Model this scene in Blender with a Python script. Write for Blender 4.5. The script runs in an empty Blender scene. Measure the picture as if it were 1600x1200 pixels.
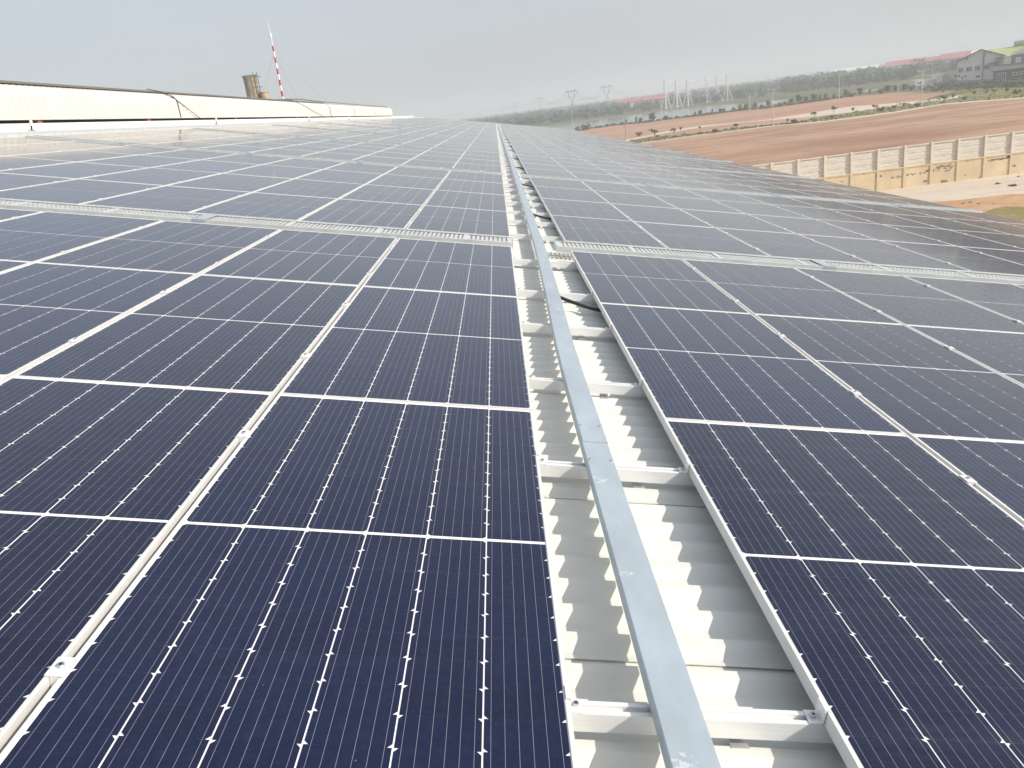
import bpy, bmesh, math, random
import numpy as np
from mathutils import Vector, Matrix, Quaternion

S = bpy.context.scene
COL = S.collection
R = math.radians
random.seed(7)
rng = np.random.default_rng(11)

# ------------------------------------------------------------------ camera
CAM_Z = 11.0                                   # eye height over the yard
TH = R(11.5)                                   # pitch of the roof
RZ0 = CAM_Z - 1.16344                          # height of the roof frame's origin
CM = ((0.992221, 0.122794, 0.020476), (-0.021289, 0.329425, -0.943942), (-0.122656, 0.936163, 0.329477))
FPX = 1207.3
CPOS = Vector((-0.00567, -2.9781, CAM_Z))
cam = bpy.data.cameras.new('camera'); cam_ob = bpy.data.objects.new('camera', cam); COL.objects.link(cam_ob)
cam.sensor_width = 36.0; cam.lens = FPX / 1600 * 36; cam.clip_start = 0.05; cam.clip_end = 30000
cam_ob.matrix_world = Matrix.Translation(CPOS) @ Matrix([list(r) for r in CM]).to_4x4()
S.camera = cam_ob

# ------------------------------------------------------------------ sun, sky, exposure
SUN = Vector((1.179, -0.50, 0.781)).normalized()
SUN_EL = math.asin(SUN.z); SUN_AZ = math.atan2(SUN.x, SUN.y)
sl = bpy.data.lights.new('sun', 'SUN'); sl.energy = 3.7; sl.angle = R(0.55); sl.color = (1.0, 0.93, 0.82)
so = bpy.data.objects.new('sun', sl); COL.objects.link(so)
so.rotation_mode = 'QUATERNION'; so.rotation_quaternion = SUN.to_track_quat('Z', 'Y'); so.location = (60, -30, 60)
W = bpy.data.worlds.new('World'); S.world = W; W.use_nodes = True
wn = W.node_tree.nodes; wl = W.node_tree.links
bg = wn['Background']; bg.inputs[1].default_value = 0.107
sky = wn.new('ShaderNodeTexSky'); sky.sky_type = 'NISHITA'; sky.sun_disc = False
sky.sun_elevation = SUN_EL; sky.sun_rotation = SUN_AZ
sky.air_density = 1.0; sky.dust_density = 4.0; sky.ozone_density = 1.5; sky.altitude = 0
# a thin veil of high cloud evens the sky out
tc = wn.new('ShaderNodeTexCoord'); mp = wn.new('ShaderNodeMapping'); mp.inputs['Scale'].default_value = (1, 1, 3.0)
nz = wn.new('ShaderNodeTexNoise'); nz.inputs['Scale'].default_value = 2.2; nz.inputs['Detail'].default_value = 5; nz.inputs['Roughness'].default_value = 0.55
rp = wn.new('ShaderNodeValToRGB'); rp.color_ramp.elements[0].position = 0.36; rp.color_ramp.elements[0].color = (0.46,) * 3 + (1,)
rp.color_ramp.elements[1].position = 0.72; rp.color_ramp.elements[1].color = (0.57,) * 3 + (1,)
mx = wn.new('ShaderNodeMixRGB'); mx.inputs[2].default_value = (5.45, 5.65, 6.05, 1)
wl.new(tc.outputs['Generated'], mp.inputs[0]); wl.new(mp.outputs[0], nz.inputs[0]); wl.new(nz.outputs[0], rp.inputs[0])
wl.new(rp.outputs[0], mx.inputs[0]); wl.new(sky.outputs[0], mx.inputs[1]); wl.new(mx.outputs[0], bg.inputs[0])
vs = S.view_settings; vs.view_transform = 'Standard'; vs.look = 'None'; vs.exposure = 0.40; vs.gamma = 1.0; vs.use_curve_mapping = False
S.render.engine = 'CYCLES'
cy = S.cycles; cy.max_bounces = 8; cy.diffuse_bounces = 5; cy.glossy_bounces = 3; cy.transmission_bounces = 2; cy.volume_bounces = 1
cy.transparent_max_bounces = 6; cy.caustics_reflective = False; cy.caustics_refractive = False
cy.use_denoising = True
try: cy.denoiser = 'OPENIMAGEDENOISE'; cy.denoising_input_passes = 'RGB_ALBEDO_NORMAL'; cy.denoising_prefilter = 'ACCURATE'
except Exception: pass
cy.sample_clamp_indirect = 8.0

# ------------------------------------------------------------------ helpers
RM = Matrix.Translation((0, 0, RZ0)) @ Matrix.Rotation(TH, 4, 'Y')   # roof frame: x down the slope, y along the ridge

def ray(u, v):
    d = Vector(((u - 800) / FPX, -(v - 600) / FPX, -1.0))
    m = Matrix([list(r) for r in CM])
    return (m @ d).normalized()
def gp(u, v, z=0.0):                      # the place on the ground that the lens sees at u, v
    d = ray(u, v); t = (z - CPOS.z) / d.z
    return CPOS + d * t
def project(p):
    m = Matrix([list(r) for r in CM]).transposed()
    q = m @ (Vector(p) - CPOS)
    if q.z >= -0.05: return None
    return (800 + FPX * q.x / -q.z, 600 - FPX * q.y / -q.z)
def height_at(base, v):                   # how tall something on that spot is to reach row v
    lo, hi = 0.0, 200.0
    for _ in range(50):
        mid = (lo + hi) / 2
        if project((base.x, base.y, base.z + mid))[1] > v: lo = mid
        else: hi = mid
    return lo

class MB:
    """collects faces; build() links them as one mesh object"""
    def __init__(s): s.v = []; s.f = []; s.m = []; s.uv = []
    def face(s, pts, mi=0, uv=None):
        b = len(s.v); s.v.extend([tuple(p) for p in pts]); s.f.append(tuple(range(b, b + len(pts)))); s.m.append(mi)
        s.uv.extend(uv if uv else [(0.25, 0.25)] * len(pts))
    def poly(s, verts, faces, mi=0):
        b = len(s.v); s.v.extend([tuple(p) for p in verts])
        for f in faces:
            s.f.append(tuple(i + b for i in f)); s.m.append(mi); s.uv.extend([(0.25, 0.25)] * len(f))
    def box(s, x0, x1, y0, y1, z0, z1, mi=0, M=None):
        p = [(x0, y0, z0), (x1, y0, z0), (x1, y1, z0), (x0, y1, z0), (x0, y0, z1), (x1, y0, z1), (x1, y1, z1), (x0, y1, z1)]
        if M is not None: p = [tuple(M @ Vector(q)) for q in p]
        s.poly(p, [(3, 2, 1, 0), (4, 5, 6, 7), (0, 1, 5, 4), (1, 2, 6, 5), (2, 3, 7, 6), (3, 0, 4, 7)], mi)
    def tube(s, path, r, n=8, mi=0, r2=None, cap=True):
        path = [Vector(p) for p in path]; N = len(path); rings = []
        for i, p in enumerate(path):
            t = (path[min(i + 1, N - 1)] - path[max(i - 1, 0)]).normalized()
            a = t.orthogonal().normalized() if abs(t.z) > 0.9 else t.cross(Vector((0, 0, 1))).normalized()
            b = t.cross(a)
            rr = r if r2 is None else r + (r2 - r) * i / (N - 1)
            rings.append([p + (a * math.cos(k * 2 * math.pi / n) + b * math.sin(k * 2 * math.pi / n)) * rr for k in range(n)])
        vv = [q for ring in rings for q in ring]; ff = []
        for i in range(N - 1):
            for k in range(n):
                k2 = (k + 1) % n
                ff.append((i * n + k, i * n + k2, (i + 1) * n + k2, (i + 1) * n + k))
        if cap: ff.append(tuple(range(n))[::-1]); ff.append(tuple((N - 1) * n + k for k in range(n)))
        s.poly(vv, ff, mi)
    def extrude_x(s, prof, x0, x1, mi=0, cap=True):      # closed y,z outline swept along x
        n = len(prof)
        vv = [(x0, y, z) for y, z in prof] + [(x1, y, z) for y, z in prof]
        ff = [(k, (k + 1) % n, n + (k + 1) % n, n + k) for k in range(n)]
        if cap: ff += [tuple(range(n))[::-1], tuple(range(n, 2 * n))]
        s.poly(vv, ff, mi)
    def extrude_y(s, prof, y0, y1, mi=0, cap=True, closed=True):      # x,z outline swept along y
        n = len(prof)
        vv = [(x, y0, z) for x, z in prof] + [(x, y1, z) for x, z in prof]
        ff = [(k, n + k, n + (k + 1) % n, (k + 1) % n) for k in range(n if closed else n - 1)]
        if cap and closed: ff += [tuple(range(n)), tuple(range(n, 2 * n))[::-1]]
        s.poly(vv, ff, mi)
    def mesh(s, name, mats, smooth=False):
        me = bpy.data.meshes.new(name); me.from_pydata(s.v, [], s.f)
        for m in (mats if isinstance(mats, (list, tuple)) else [mats]): me.materials.append(m)
        me.polygons.foreach_set('material_index', s.m)
        ul = me.uv_layers.new(name='UVMap'); ul.data.foreach_set('uv', np.array(s.uv, dtype=np.float32).ravel())
        if smooth: me.polygons.foreach_set('use_smooth', [True] * len(s.f))
        me.update(); return me
    def build(s, name, mats, parent=None, smooth=False):
        return link(name, s.mesh(name, mats, smooth), parent)

def link(name, data, parent=None):
    o = bpy.data.objects.new(name, data); COL.objects.link(o)
    if parent is not None: o.parent = parent
    return o
def tag(o, label=None, cat=None, group=None, kind=None):
    if label: o['label'] = label
    if cat: o['category'] = cat
    if group: o['group'] = group
    if kind: o['kind'] = kind
    return o
def thing(name, label, cat, loc=(0, 0, 0), group=None, rotz=0.0):
    o = link(name, None); o.location = loc; o.rotation_euler = (0, 0, rotz)
    return tag(o, label, cat, group)
def on_roof(o, x, y, z=0.0):
    o.location = RM @ Vector((x, y, z)); o.rotation_euler = (0, TH, 0); return o
def roof_thing(name, label, cat, x, y, z=0.0, group=None):
    return on_roof(thing(name, label, cat, (0, 0, 0), group), x, y, z)
def nth(n):
    return '%d%s' % (n, 'th' if 10 < n % 100 < 14 else {1: 'st', 2: 'nd', 3: 'rd'}.get(n % 10, 'th'))

# ------------------------------------------------------------------ materials
def new_mat(name):
    m = bpy.data.materials.new(name); m.use_nodes = True
    n = m.node_tree.nodes; return m, n, m.node_tree.links, n['Principled BSDF']
def mat(name, col, rough=0.6, metal=0.0, noise=0.0, nscale=5.0, bump=0.0, bscale=40.0, stretch=(1, 1, 1), col2=None, spec=0.5, rnd=0.0):
    m, n, l, p = new_mat(name)
    p.inputs['Roughness'].default_value = rough; p.inputs['Metallic'].default_value = metal
    p.inputs['Specular IOR Level'].default_value = spec
    p.inputs['Base Color'].default_value = tuple(col) + (1,)
    t = n.new('ShaderNodeTexCoord'); mpn = n.new('ShaderNodeMapping'); mpn.inputs['Scale'].default_value = stretch
    l.new(t.outputs['Object'], mpn.inputs[0])
    out = None
    if noise > 0 or col2 is not None:
        a = n.new('ShaderNodeTexNoise'); a.inputs['Scale'].default_value = nscale; a.inputs['Detail'].default_value = 6; a.inputs['Roughness'].default_value = 0.6
        l.new(mpn.outputs[0], a.inputs[0])
        r_ = n.new('ShaderNodeValToRGB'); r_.color_ramp.elements[0].position = 0.32; r_.color_ramp.elements[1].position = 0.68
        c2 = col2 if col2 is not None else [c * (1 + noise) for c in col]
        c1 = col if col2 is not None else [c * (1 - noise) for c in col]
        r_.color_ramp.elements[0].color = tuple(c1) + (1,); r_.color_ramp.elements[1].color = tuple(c2) + (1,)
        l.new(a.outputs[0], r_.inputs[0]); out = r_.outputs[0]
        l.new(out, p.inputs['Base Color'])
    if rnd > 0:
        oi = n.new('ShaderNodeObjectInfo'); hs = n.new('ShaderNodeHueSaturation')
        mr = n.new('ShaderNodeMapRange'); mr.inputs[3].default_value = 1 - rnd; mr.inputs[4].default_value = 1 + rnd
        l.new(oi.outputs['Random'], mr.inputs[0]); l.new(mr.outputs[0], hs.inputs['Value'])
        if out is not None: l.new(out, hs.inputs['Color'])
        else: hs.inputs['Color'].default_value = tuple(col) + (1,)
        l.new(hs.outputs[0], p.inputs['Base Color'])
    if bump > 0:
        b = n.new('ShaderNodeTexNoise'); b.inputs['Scale'].default_value = bscale; b.inputs['Detail'].default_value = 4
        bm = n.new('ShaderNodeBump'); bm.inputs['Strength'].default_value = bump; bm.inputs['Distance'].default_value = 0.02
        l.new(mpn.outputs[0], b.inputs[0]); l.new(b.outputs[0], bm.inputs['Height']); l.new(bm.outputs[0], p.inputs['Normal'])
    return m

def cell_mat():
    """silicon cells under the panel's glass: printed busbars and fingers, coat for the glass"""
    m, n, l, p = new_mat('silicon_cell')
    uv = n.new('ShaderNodeUVMap'); sx = n.new('ShaderNodeSeparateXYZ'); l.new(uv.outputs[0], sx.inputs[0])
    def math_(op, a, b=None, c=None):
        k = n.new('ShaderNodeMath'); k.operation = op
        for i, x in enumerate((a, b, c)):
            if x is None: continue
            if isinstance(x, (int, float)): k.inputs[i].default_value = x
            else: l.new(x, k.inputs[i])
        return k.outputs[0]
    f = math_('FRACT', math_('MULTIPLY', sx.outputs[0], 6.0))
    dist = math_('ABSOLUTE', math_('SUBTRACT', f, 0.5))
    bus = math_('LESS_THAN', dist, 0.0125)                       # ribbon about 0.85 mm wide
    f2 = math_('FRACT', math_('MULTIPLY', sx.outputs[0], 18.0))
    faint = math_('MULTIPLY', math_('LESS_THAN', math_('ABSOLUTE', math_('SUBTRACT', f2, 0.5)), 0.03), 0.10)
    oi = n.new('ShaderNodeObjectInfo')
    tcn = n.new('ShaderNodeTexCoord')
    big = n.new('ShaderNodeTexNoise'); big.inputs['Scale'].default_value = 0.7; big.inputs['Detail'].default_value = 3
    geo = n.new('ShaderNodeNewGeometry'); l.new(geo.outputs['Position'], big.inputs[0])
    base = n.new('ShaderNodeMixRGB'); base.inputs[1].default_value = (0.0032, 0.0054, 0.024, 1); base.inputs[2].default_value = (0.0060, 0.0128, 0.052, 1)
    pc = n.new('ShaderNodeSeparateColor'); l.new(oi.outputs['Color'], pc.inputs[0])
    fac = math_('ADD', math_('ADD', math_('MULTIPLY', oi.outputs['Random'], 0.25), math_('MULTIPLY', big.outputs[0], 0.30)), math_('MULTIPLY', pc.outputs[0], 0.45))
    stm = n.new('ShaderNodeMapping'); stm.inputs['Scale'].default_value = (0.9, 14.0, 0.9); l.new(geo.outputs['Position'], stm.inputs[0])
    st = n.new('ShaderNodeTexNoise'); st.inputs['Scale'].default_value = 1.0; st.inputs['Detail'].default_value = 5; st.inputs['Roughness'].default_value = 0.65; l.new(stm.outputs[0], st.inputs[0])
    stk = n.new('ShaderNodeMapRange'); stk.inputs[1].default_value = 0.5; stk.inputs[2].default_value = 0.78; stk.inputs[3].default_value = 0.0; stk.inputs[4].default_value = 0.075; l.new(st.outputs[0], stk.inputs[0])
    film = math_('MULTIPLY', stk.outputs[0], math_('ADD', pc.outputs[1], 0.15))
    l.new(fac, base.inputs[0])
    # dust: a thin tan film with speckles
    d1 = n.new('ShaderNodeTexNoise'); d1.inputs['Scale'].default_value = 55; d1.inputs['Detail'].default_value = 6; d1.inputs['Roughness'].default_value = 0.75
    d2 = n.new('ShaderNodeTexNoise'); d2.inputs['Scale'].default_value = 2.3; d2.inputs['Detail'].default_value = 5
    l.new(geo.outputs['Position'], d1.inputs[0]); l.new(geo.outputs['Position'], d2.inputs[0])
    dr = n.new('ShaderNodeMapRange'); dr.inputs[1].default_value = 0.45; dr.inputs[2].default_value = 0.8; dr.inputs[3].default_value = 0.004; dr.inputs[4].default_value = 0.045
    l.new(d1.outputs[0], dr.inputs[0])
    dust = math_('MULTIPLY', dr.outputs[0], math_('ADD', math_('MULTIPLY', d2.outputs[0], 1.1), 0.25))
    vz = n.new('ShaderNodeTexVoronoi'); vz.inputs['Scale'].default_value = 11.0; l.new(geo.outputs['Position'], vz.inputs[0])
    sp = math_('MULTIPLY', math_('LESS_THAN', vz.outputs['Distance'], 0.028), 0.26)
    c1 = n.new('ShaderNodeMixRGB'); c1.inputs[2].default_value = (0.32, 0.32, 0.33, 1); l.new(base.outputs[0], c1.inputs[1]); l.new(math_('ADD', math_('ADD', dust, sp), film), c1.inputs[0])
    c2 = n.new('ShaderNodeMixRGB'); c2.inputs[2].default_value = (0.04, 0.055, 0.11, 1); l.new(c1.outputs[0], c2.inputs[1]); l.new(faint, c2.inputs[0])
    c3 = n.new('ShaderNodeMixRGB'); c3.inputs[2].default_value = (0.30, 0.32, 0.37, 1); l.new(c2.outputs[0], c3.inputs[1]); l.new(bus, c3.inputs[0])
    l.new(c3.outputs[0], p.inputs['Base Color'])
    p.inputs['Roughness'].default_value = 0.45; p.inputs['Specular IOR Level'].default_value = 0.1
    p.inputs['Coat Weight'].default_value = 1.0; p.inputs['Coat Roughness'].default_value = 0.09; p.inputs['Coat IOR'].default_value = 1.305
    return m
M_CELL = cell_mat()
M_SHEET = mat('white_backsheet', (0.88, 0.88, 0.88), 0.45)
M_SHEET.node_tree.nodes['Principled BSDF'].inputs['Coat Weight'].default_value = 0.6
M_FRAME = mat('anodised_frame', (0.74, 0.74, 0.73), 0.42, 0.15, noise=0.05, nscale=9)
M_ALU = mat('mill_aluminium', (0.82, 0.82, 0.82), 0.32, 0.75, noise=0.06, nscale=14, stretch=(0.3, 6, 6), bump=0.08, bscale=60)
M_RAIL = mat('rail_aluminium', (0.86, 0.86, 0.855), 0.4, 0.25, noise=0.05, nscale=14, stretch=(0.3, 6, 6))
M_STEEL = mat('bolt_steel', (0.55, 0.55, 0.56), 0.3, 0.9)
M_GALV = mat('galvanised_sheet', (0.50, 0.575, 0.63), 0.42, 0.45, noise=0.10, nscale=7.0, bump=0.06, bscale=45, stretch=(1, 0.5, 1))
def scuff(m):
    n, l = m.node_tree.nodes, m.node_tree.links; p = n['Principled BSDF']
    src = p.inputs['Base Color'].links[0].from_socket
    g_ = n.new('ShaderNodeNewGeometry'); v_ = n.new('ShaderNodeTexVoronoi'); v_.inputs['Scale'].default_value = 6.0; v_.inputs['Randomness'].default_value = 1.0
    nz_ = n.new('ShaderNodeTexNoise'); nz_.inputs['Scale'].default_value = 70; nz_.inputs['Detail'].default_value = 4
    l.new(g_.outputs['Position'], v_.inputs[0]); l.new(g_.outputs['Position'], nz_.inputs[0])
    a = n.new('ShaderNodeMath'); a.operation = 'MULTIPLY_ADD'; a.inputs[1].default_value = 0.9; a.inputs[2].default_value = -0.385; l.new(nz_.outputs[0], a.inputs[0])
    b = n.new('ShaderNodeMath'); b.operation = 'LESS_THAN'; l.new(v_.outputs['Distance'], b.inputs[0]); l.new(a.outputs[0], b.inputs[1])
    k = n.new('ShaderNodeMath'); k.operation = 'MULTIPLY'; k.inputs[1].default_value = 0.55; l.new(b.outputs[0], k.inputs[0])
    mx_ = n.new('ShaderNodeMixRGB'); mx_.inputs[2].default_value = (0.85, 0.88, 0.9, 1); l.new(src, mx_.inputs[1]); l.new(k.outputs[0], mx_.inputs[0]); l.new(mx_.outputs[0], p.inputs['Base Color'])
scuff(M_GALV)
M_TRAY = mat('galvanised_tray', (0.64, 0.67, 0.67), 0.45, 0.3, noise=0.10, nscale=6)
M_ROOF = mat('painted_roof_steel', (0.69, 0.70, 0.66), 0.42, 0.0, noise=0.09, nscale=1.8, stretch=(0.6, 2.5, 1), bump=0.03, bscale=25)
M_VENT = mat('cream_steel', (0.60, 0.58, 0.535), 0.45, noise=0.04, nscale=1.2)
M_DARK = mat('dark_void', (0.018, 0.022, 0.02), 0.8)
M_RUST = mat('red_primer_steel', (0.38, 0.11, 0.05), 0.6)
M_HOSE = mat('black_corrugated_hose', (0.016, 0.015, 0.016), 0.45)
M_CAP = mat('grey_cap_steel', (0.16, 0.155, 0.145), 0.5, noise=0.12, nscale=0.8)
M_CONC = mat('concrete', (0.46, 0.43, 0.39), 0.85, noise=0.12, nscale=2)

# ------------------------------------------------------------------ ground
def ground_mat(name, c1, c2, c3, sc, stretch=(1, 1, 1), rough=0.95):
    m, n, l, p = new_mat(name); p.inputs['Roughness'].default_value = rough; p.inputs['Specular IOR Level'].default_value = 0.15
    t = n.new('ShaderNodeNewGeometry'); mpn = n.new('ShaderNodeMapping'); mpn.inputs['Scale'].default_value = stretch; l.new(t.outputs['Position'], mpn.inputs[0])
    def noise(s, d=8, r=0.6):
        a = n.new('ShaderNodeTexNoise'); a.inputs['Scale'].default_value = s; a.inputs['Detail'].default_value = d; a.inputs['Roughness'].default_value = r
        l.new(mpn.outputs[0], a.inputs[0]); return a.outputs[0]
    def ramp(x, a, b):
        r_ = n.new('ShaderNodeMapRange'); r_.inputs[1].default_value = a; r_.inputs[2].default_value = b; l.new(x, r_.inputs[0]); return r_.outputs[0]
    a = n.new('ShaderNodeMixRGB'); a.inputs[1].default_value = c1 + (1,); a.inputs[2].default_value = c2 + (1,); l.new(ramp(noise(sc), 0.36, 0.64), a.inputs[0])
    b = n.new('ShaderNodeMixRGB'); b.inputs[2].default_value = c3 + (1,); l.new(a.outputs[0], b.inputs[1])
    k = n.new('ShaderNodeMath'); k.operation = 'MULTIPLY'; k.inputs[1].default_value = 0.75; l.new(ramp(noise(sc * 3.7, 6, 0.7), 0.5, 0.72), k.inputs[0]); l.new(k.outputs[0], b.inputs[0])
    l.new(b.outputs[0], p.inputs['Base Color'])
    bm = n.new('ShaderNodeBump'); bm.inputs['Strength'].default_value = 0.5; bm.inputs['Distance'].default_value = 0.3; l.new(noise(sc * 8, 5, 0.7), bm.inputs['Height']); l.new(bm.outputs[0], p.inputs['Normal'])
    return m
G_SCRUB = ground_mat('scrub_ground', (0.075, 0.095, 0.035), (0.12, 0.12, 0.055), (0.20, 0.14, 0.085), 0.011)
G_RED = ground_mat('red_earth', (0.31, 0.175, 0.115), (0.48, 0.33, 0.225), (0.23, 0.12, 0.08), 0.045, (0.6, 1.35, 1))
G_RED2 = ground_mat('pale_red_earth', (0.37, 0.20, 0.13), (0.45, 0.29, 0.20), (0.29, 0.15, 0.10), 0.02, (0.35, 1.4, 1))
G_SAND = ground_mat('pale_sand', (0.58, 0.50, 0.40), (0.63, 0.55, 0.45), (0.50, 0.40, 0.30), 0.15, (0.6, 1.2, 1))
G_ORANGE = ground_mat('orange_earth', (0.48, 0.28, 0.15), (0.56, 0.37, 0.23), (0.38, 0.21, 0.11), 0.25)
G_VERGE = ground_mat('dry_grass', (0.17, 0.17, 0.06), (0.24, 0.22, 0.10), (0.32, 0.24, 0.15), 0.12)
G_GRASS = ground_mat('green_grass', (0.25, 0.22, 0.08), (0.35, 0.28, 0.13), (0.20, 0.17, 0.06), 0.5)

def sheet(name, pts, z, m, jag=0.0, sub=0):
    """a ground patch with a slightly ragged outline"""
    if jag > 0:
        out = []
        for i in range(len(pts)):
            a, b = Vector(pts[i][:2]), Vector(pts[(i + 1) % len(pts)][:2])
            k = max(1, min(60, int((b - a).length / sub)))
            nrm = Vector((-(b - a).y, (b - a).x)).normalized()
            for j in range(k):
                o = rng.normal(0, jag) if j else rng.normal(0, jag * 0.3)
                q = a.lerp(b, j / k) + nrm * o
                out.append((q.x, q.y))
        pts = out
    from mathutils.geometry import tessellate_polygon
    tris = tessellate_polygon([[Vector((p[0], p[1], 0)) for p in pts]])
    ff = []
    for t_ in tris:
        a, b, c = (Vector(pts[i][:2]) for i in t_)
        ar = (b - a).cross(c - a)
        if abs(ar) < 1e-5: continue
        ff.append(tuple(t_) if ar > 0 else tuple(t_)[::-1])
    me = bpy.data.meshes.new(name); me.from_pydata([(p[0], p[1], z) for p in pts], [], ff); me.update(); me.materials.append(m)
    o = link(name, me); o['kind'] = 'structure'; return o
g = MB()
g.face([(-9000, -4000, 0), (9000, -4000, 0), (9000, 14000, 0), (-9000, 14000, 0)])
go = g.build('ground', G_SCRUB); go['kind'] = 'structure'

def P(*uv): return [tuple(gp(u, v)[:2]) for u, v in uv]
WALL_Y = CPOS.y + 72.5
sheet('red_earth_field', [(10, WALL_Y + 0.12), (170, WALL_Y + 0.12)] + [(260, 190)] + P((1660, 130), (1600, 136), (1515, 146), (1400, 165.5), (1344, 176), (1287, 184), (1231, 194), (1156, 200.5), (1100, 208.5), (1025, 216), (983, 221)) + [(10, 225)], 0.02, G_RED)
sheet('verge', P((940, 232), (1005, 223.7), (1100, 210.6), (1212, 196.6), (1287, 190), (1400, 175), (1473, 162.5), (1600, 152.6), (1660, 146), (1660, 128), (1600, 134), (1515, 144), (1400, 163.7), (1344, 174), (1287, 182.5), (1231, 192.8), (1156, 199), (1100, 207), (1025, 214), (983, 219), (920, 228)), 0.03, G_VERGE, 0.8, 8)
sheet('path', P((940, 233.5), (1005, 223.9), (1100, 211), (1212, 197.4), (1287, 191), (1400, 176.3), (1473, 164), (1600, 154), (1660, 147.5), (1660, 146.2), (1600, 152.2), (1473, 162), (1400, 174.3), (1287, 189), (1212, 196), (1100, 209.6), (1005, 222.7), (940, 232)), 0.045, G_SAND, 0.35, 6)
sheet('far_red_earth_field', P((870, 236), (983, 219), (1025, 214), (1100, 207), (1156, 199), (1231, 192.8), (1287, 182.5), (1344, 174), (1400, 163.7), (1450, 155), (1505, 141), (1400, 144.5), (1330, 151), (1262, 161), (1196, 170), (1150, 174), (1100, 181), (1055, 186), (1010, 192), (965, 196), (925, 201), (898, 205.5), (850, 214)), 0.012, G_RED2, 1.2, 14)
sheet('sand_track', P((960, 224), (983, 217.5), (1047, 204), (1100, 196), (1171, 190), (1194, 187.5), (1269, 176), (1330, 166.5), (1397, 161.5), (1470, 154), (1500, 149), (1505, 151), (1470, 157), (1400, 165.5), (1335, 175), (1256, 184), (1200, 188.5), (1150, 193), (1100, 198.5), (1047, 207), (985, 219.5)), 0.035, G_SAND, 0.9, 10)
sheet('field_grass', P((1405, 147), (1448, 143), (1530, 134), (1640, 124), (1640, 132), (1600, 134), (1515, 143), (1460, 146)), 0.04, G_VERGE, 0.8, 10)
sheet('sand_yard', [(11, WALL_Y), (140, WALL_Y)] + P((1700, 330)) + [(11, 30)], 0.02, G_SAND)
sheet('orange_bank', P((1700, 288), (1600, 303.5), (1575, 304), (1540, 308), (1500, 313.5), (1430, 318.5)) + [(11, 58), (11, 50), (60, 40)], 0.035, G_ORANGE, 0.25, 1.5)
sheet('grass_bank', P((1720, 312), (1600, 324), (1572, 323.5), (1554, 327), (1535, 334)) + [(20, 48), (20, 20), (90, 20)], 0.05, G_GRASS, 0.3, 1.5)

# water
m, n, l, p = new_mat('lake_water'); p.inputs['Base Color'].default_value = (0.10, 0.13, 0.13, 1); p.inputs['Roughness'].default_value = 0.12
tt = n.new('ShaderNodeNewGeometry'); nn = n.new('ShaderNodeTexNoise'); nn.inputs['Scale'].default_value = 0.35; nn.inputs['Detail'].default_value = 4; l.new(tt.outputs['Position'], nn.inputs[0])
bmn = n.new('ShaderNodeBump'); bmn.inputs['Strength'].default_value = 0.12; bmn.inputs['Distance'].default_value = 0.15; l.new(nn.outputs[0], bmn.inputs['Height']); l.new(bmn.outputs[0], p.inputs['Normal'])
M_WATER = m
sheet('lake', P((820, 203), (860, 197), (920, 188.7), (980, 181), (1040, 173.6), (1100, 166.8), (1153, 162.3), (1163, 163), (1158, 169), (1150, 172), (1100, 179), (1055, 184), (1010, 190), (965, 194.5), (925, 200), (898, 203.5), (860, 209)), 0.025, M_WATER, 1.5, 25)
sheet('pond', P((1180, 167), (1176, 161.5), (1205, 157.5), (1236, 153.5), (1240, 155.5), (1225, 160), (1200, 164.5)), 0.025, M_WATER, 1.0, 15)
sheet('pond_far', P((1332, 147), (1330, 143.5), (1372, 138.5), (1376, 141)), 0.05, M_WATER, 0.8, 15)
sheet('lake_bank', P((820, 199), (860, 195.6), (920, 187.4), (980, 179.8), (1040, 172.5), (1100, 165.6), (1153, 161.2), (1156, 162.4), (1100, 167), (1040, 173.8), (980, 181.2), (920, 189), (860, 197.4), (820, 203)), 0.04, G_VERGE, 0.5, 25)

# ------------------------------------------------------------------ factory building under the panels
PX, PY = 1.058, 2.10                   # panel pitch
GAP = 0.551                            # open strip between the two halves of the array
NC = 9
BLK = 4 * PY + 0.61                    # four rows and a cable tray
NB = 12
Y_END = 4.81 + BLK * NB - 0.61
XL, XR = -12.4, 10.35                  # roof sheets run from the vent to the eave
ROOF_END = Y_END + 1.2
fb = thing('factory_building', 'long factory shed with cream ribbed metal roof covered by solar panels', 'building', (0, 0, 0))
# one roof sheet: seven ribs, 0.854 m cover, lifted front lap
PITCH = 0.122; NR = 7; COVER = PITCH * NR
def sheet_profile():
    pr = [(0.0, 0.0075)]
    for k in range(NR):
        b = k * PITCH
        pr += [(b + 0.020, 0.0055 if k == 0 else 0.0), (b + 0.058, 0.021), (b + 0.086, 0.0215), (b + 0.094, 0.0)]
    pr += [(COVER + 0.012, 0.0)]
    return pr
pr = sheet_profile(); mb = MB()
nseg = len(pr)
L0, L1 = XL, XR
for k in range(nseg - 1):
    (ya, za), (yb, zb) = pr[k], pr[k + 1]
    mb.face([(L0, ya, za), (L1, ya, za), (L1, yb, zb), (L0, yb, zb)])
mb.face([(L0, 0, 0.0045), (L1, 0, 0.0045), (L1, 0, 0.0075), (L0, 0, 0.0075)])
mb.face([(L0, 0, 0.0045), (L0, 0.02, 0.003), (L1, 0.02, 0.003), (L1, 0, 0.0045)])
for k in range(nseg - 1):                                            # eave edge
    (ya, za), (yb, zb) = pr[k], pr[k + 1]
    mb.face([(L1, ya, za - 0.004), (L1, yb, zb - 0.004), (L1, yb, zb), (L1, ya, za)])
rs_me = mb.mesh('roof_sheet', M_ROOF)
PAN = -0.126
y = -1.393 - 11 * COVER; k = 0
while y < ROOF_END:
    o = link('roof_sheet', rs_me, fb); on_roof(o, 0, y, PAN); y += COVER
ROOF_Y0 = -1.393 - 11 * COVER
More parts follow.
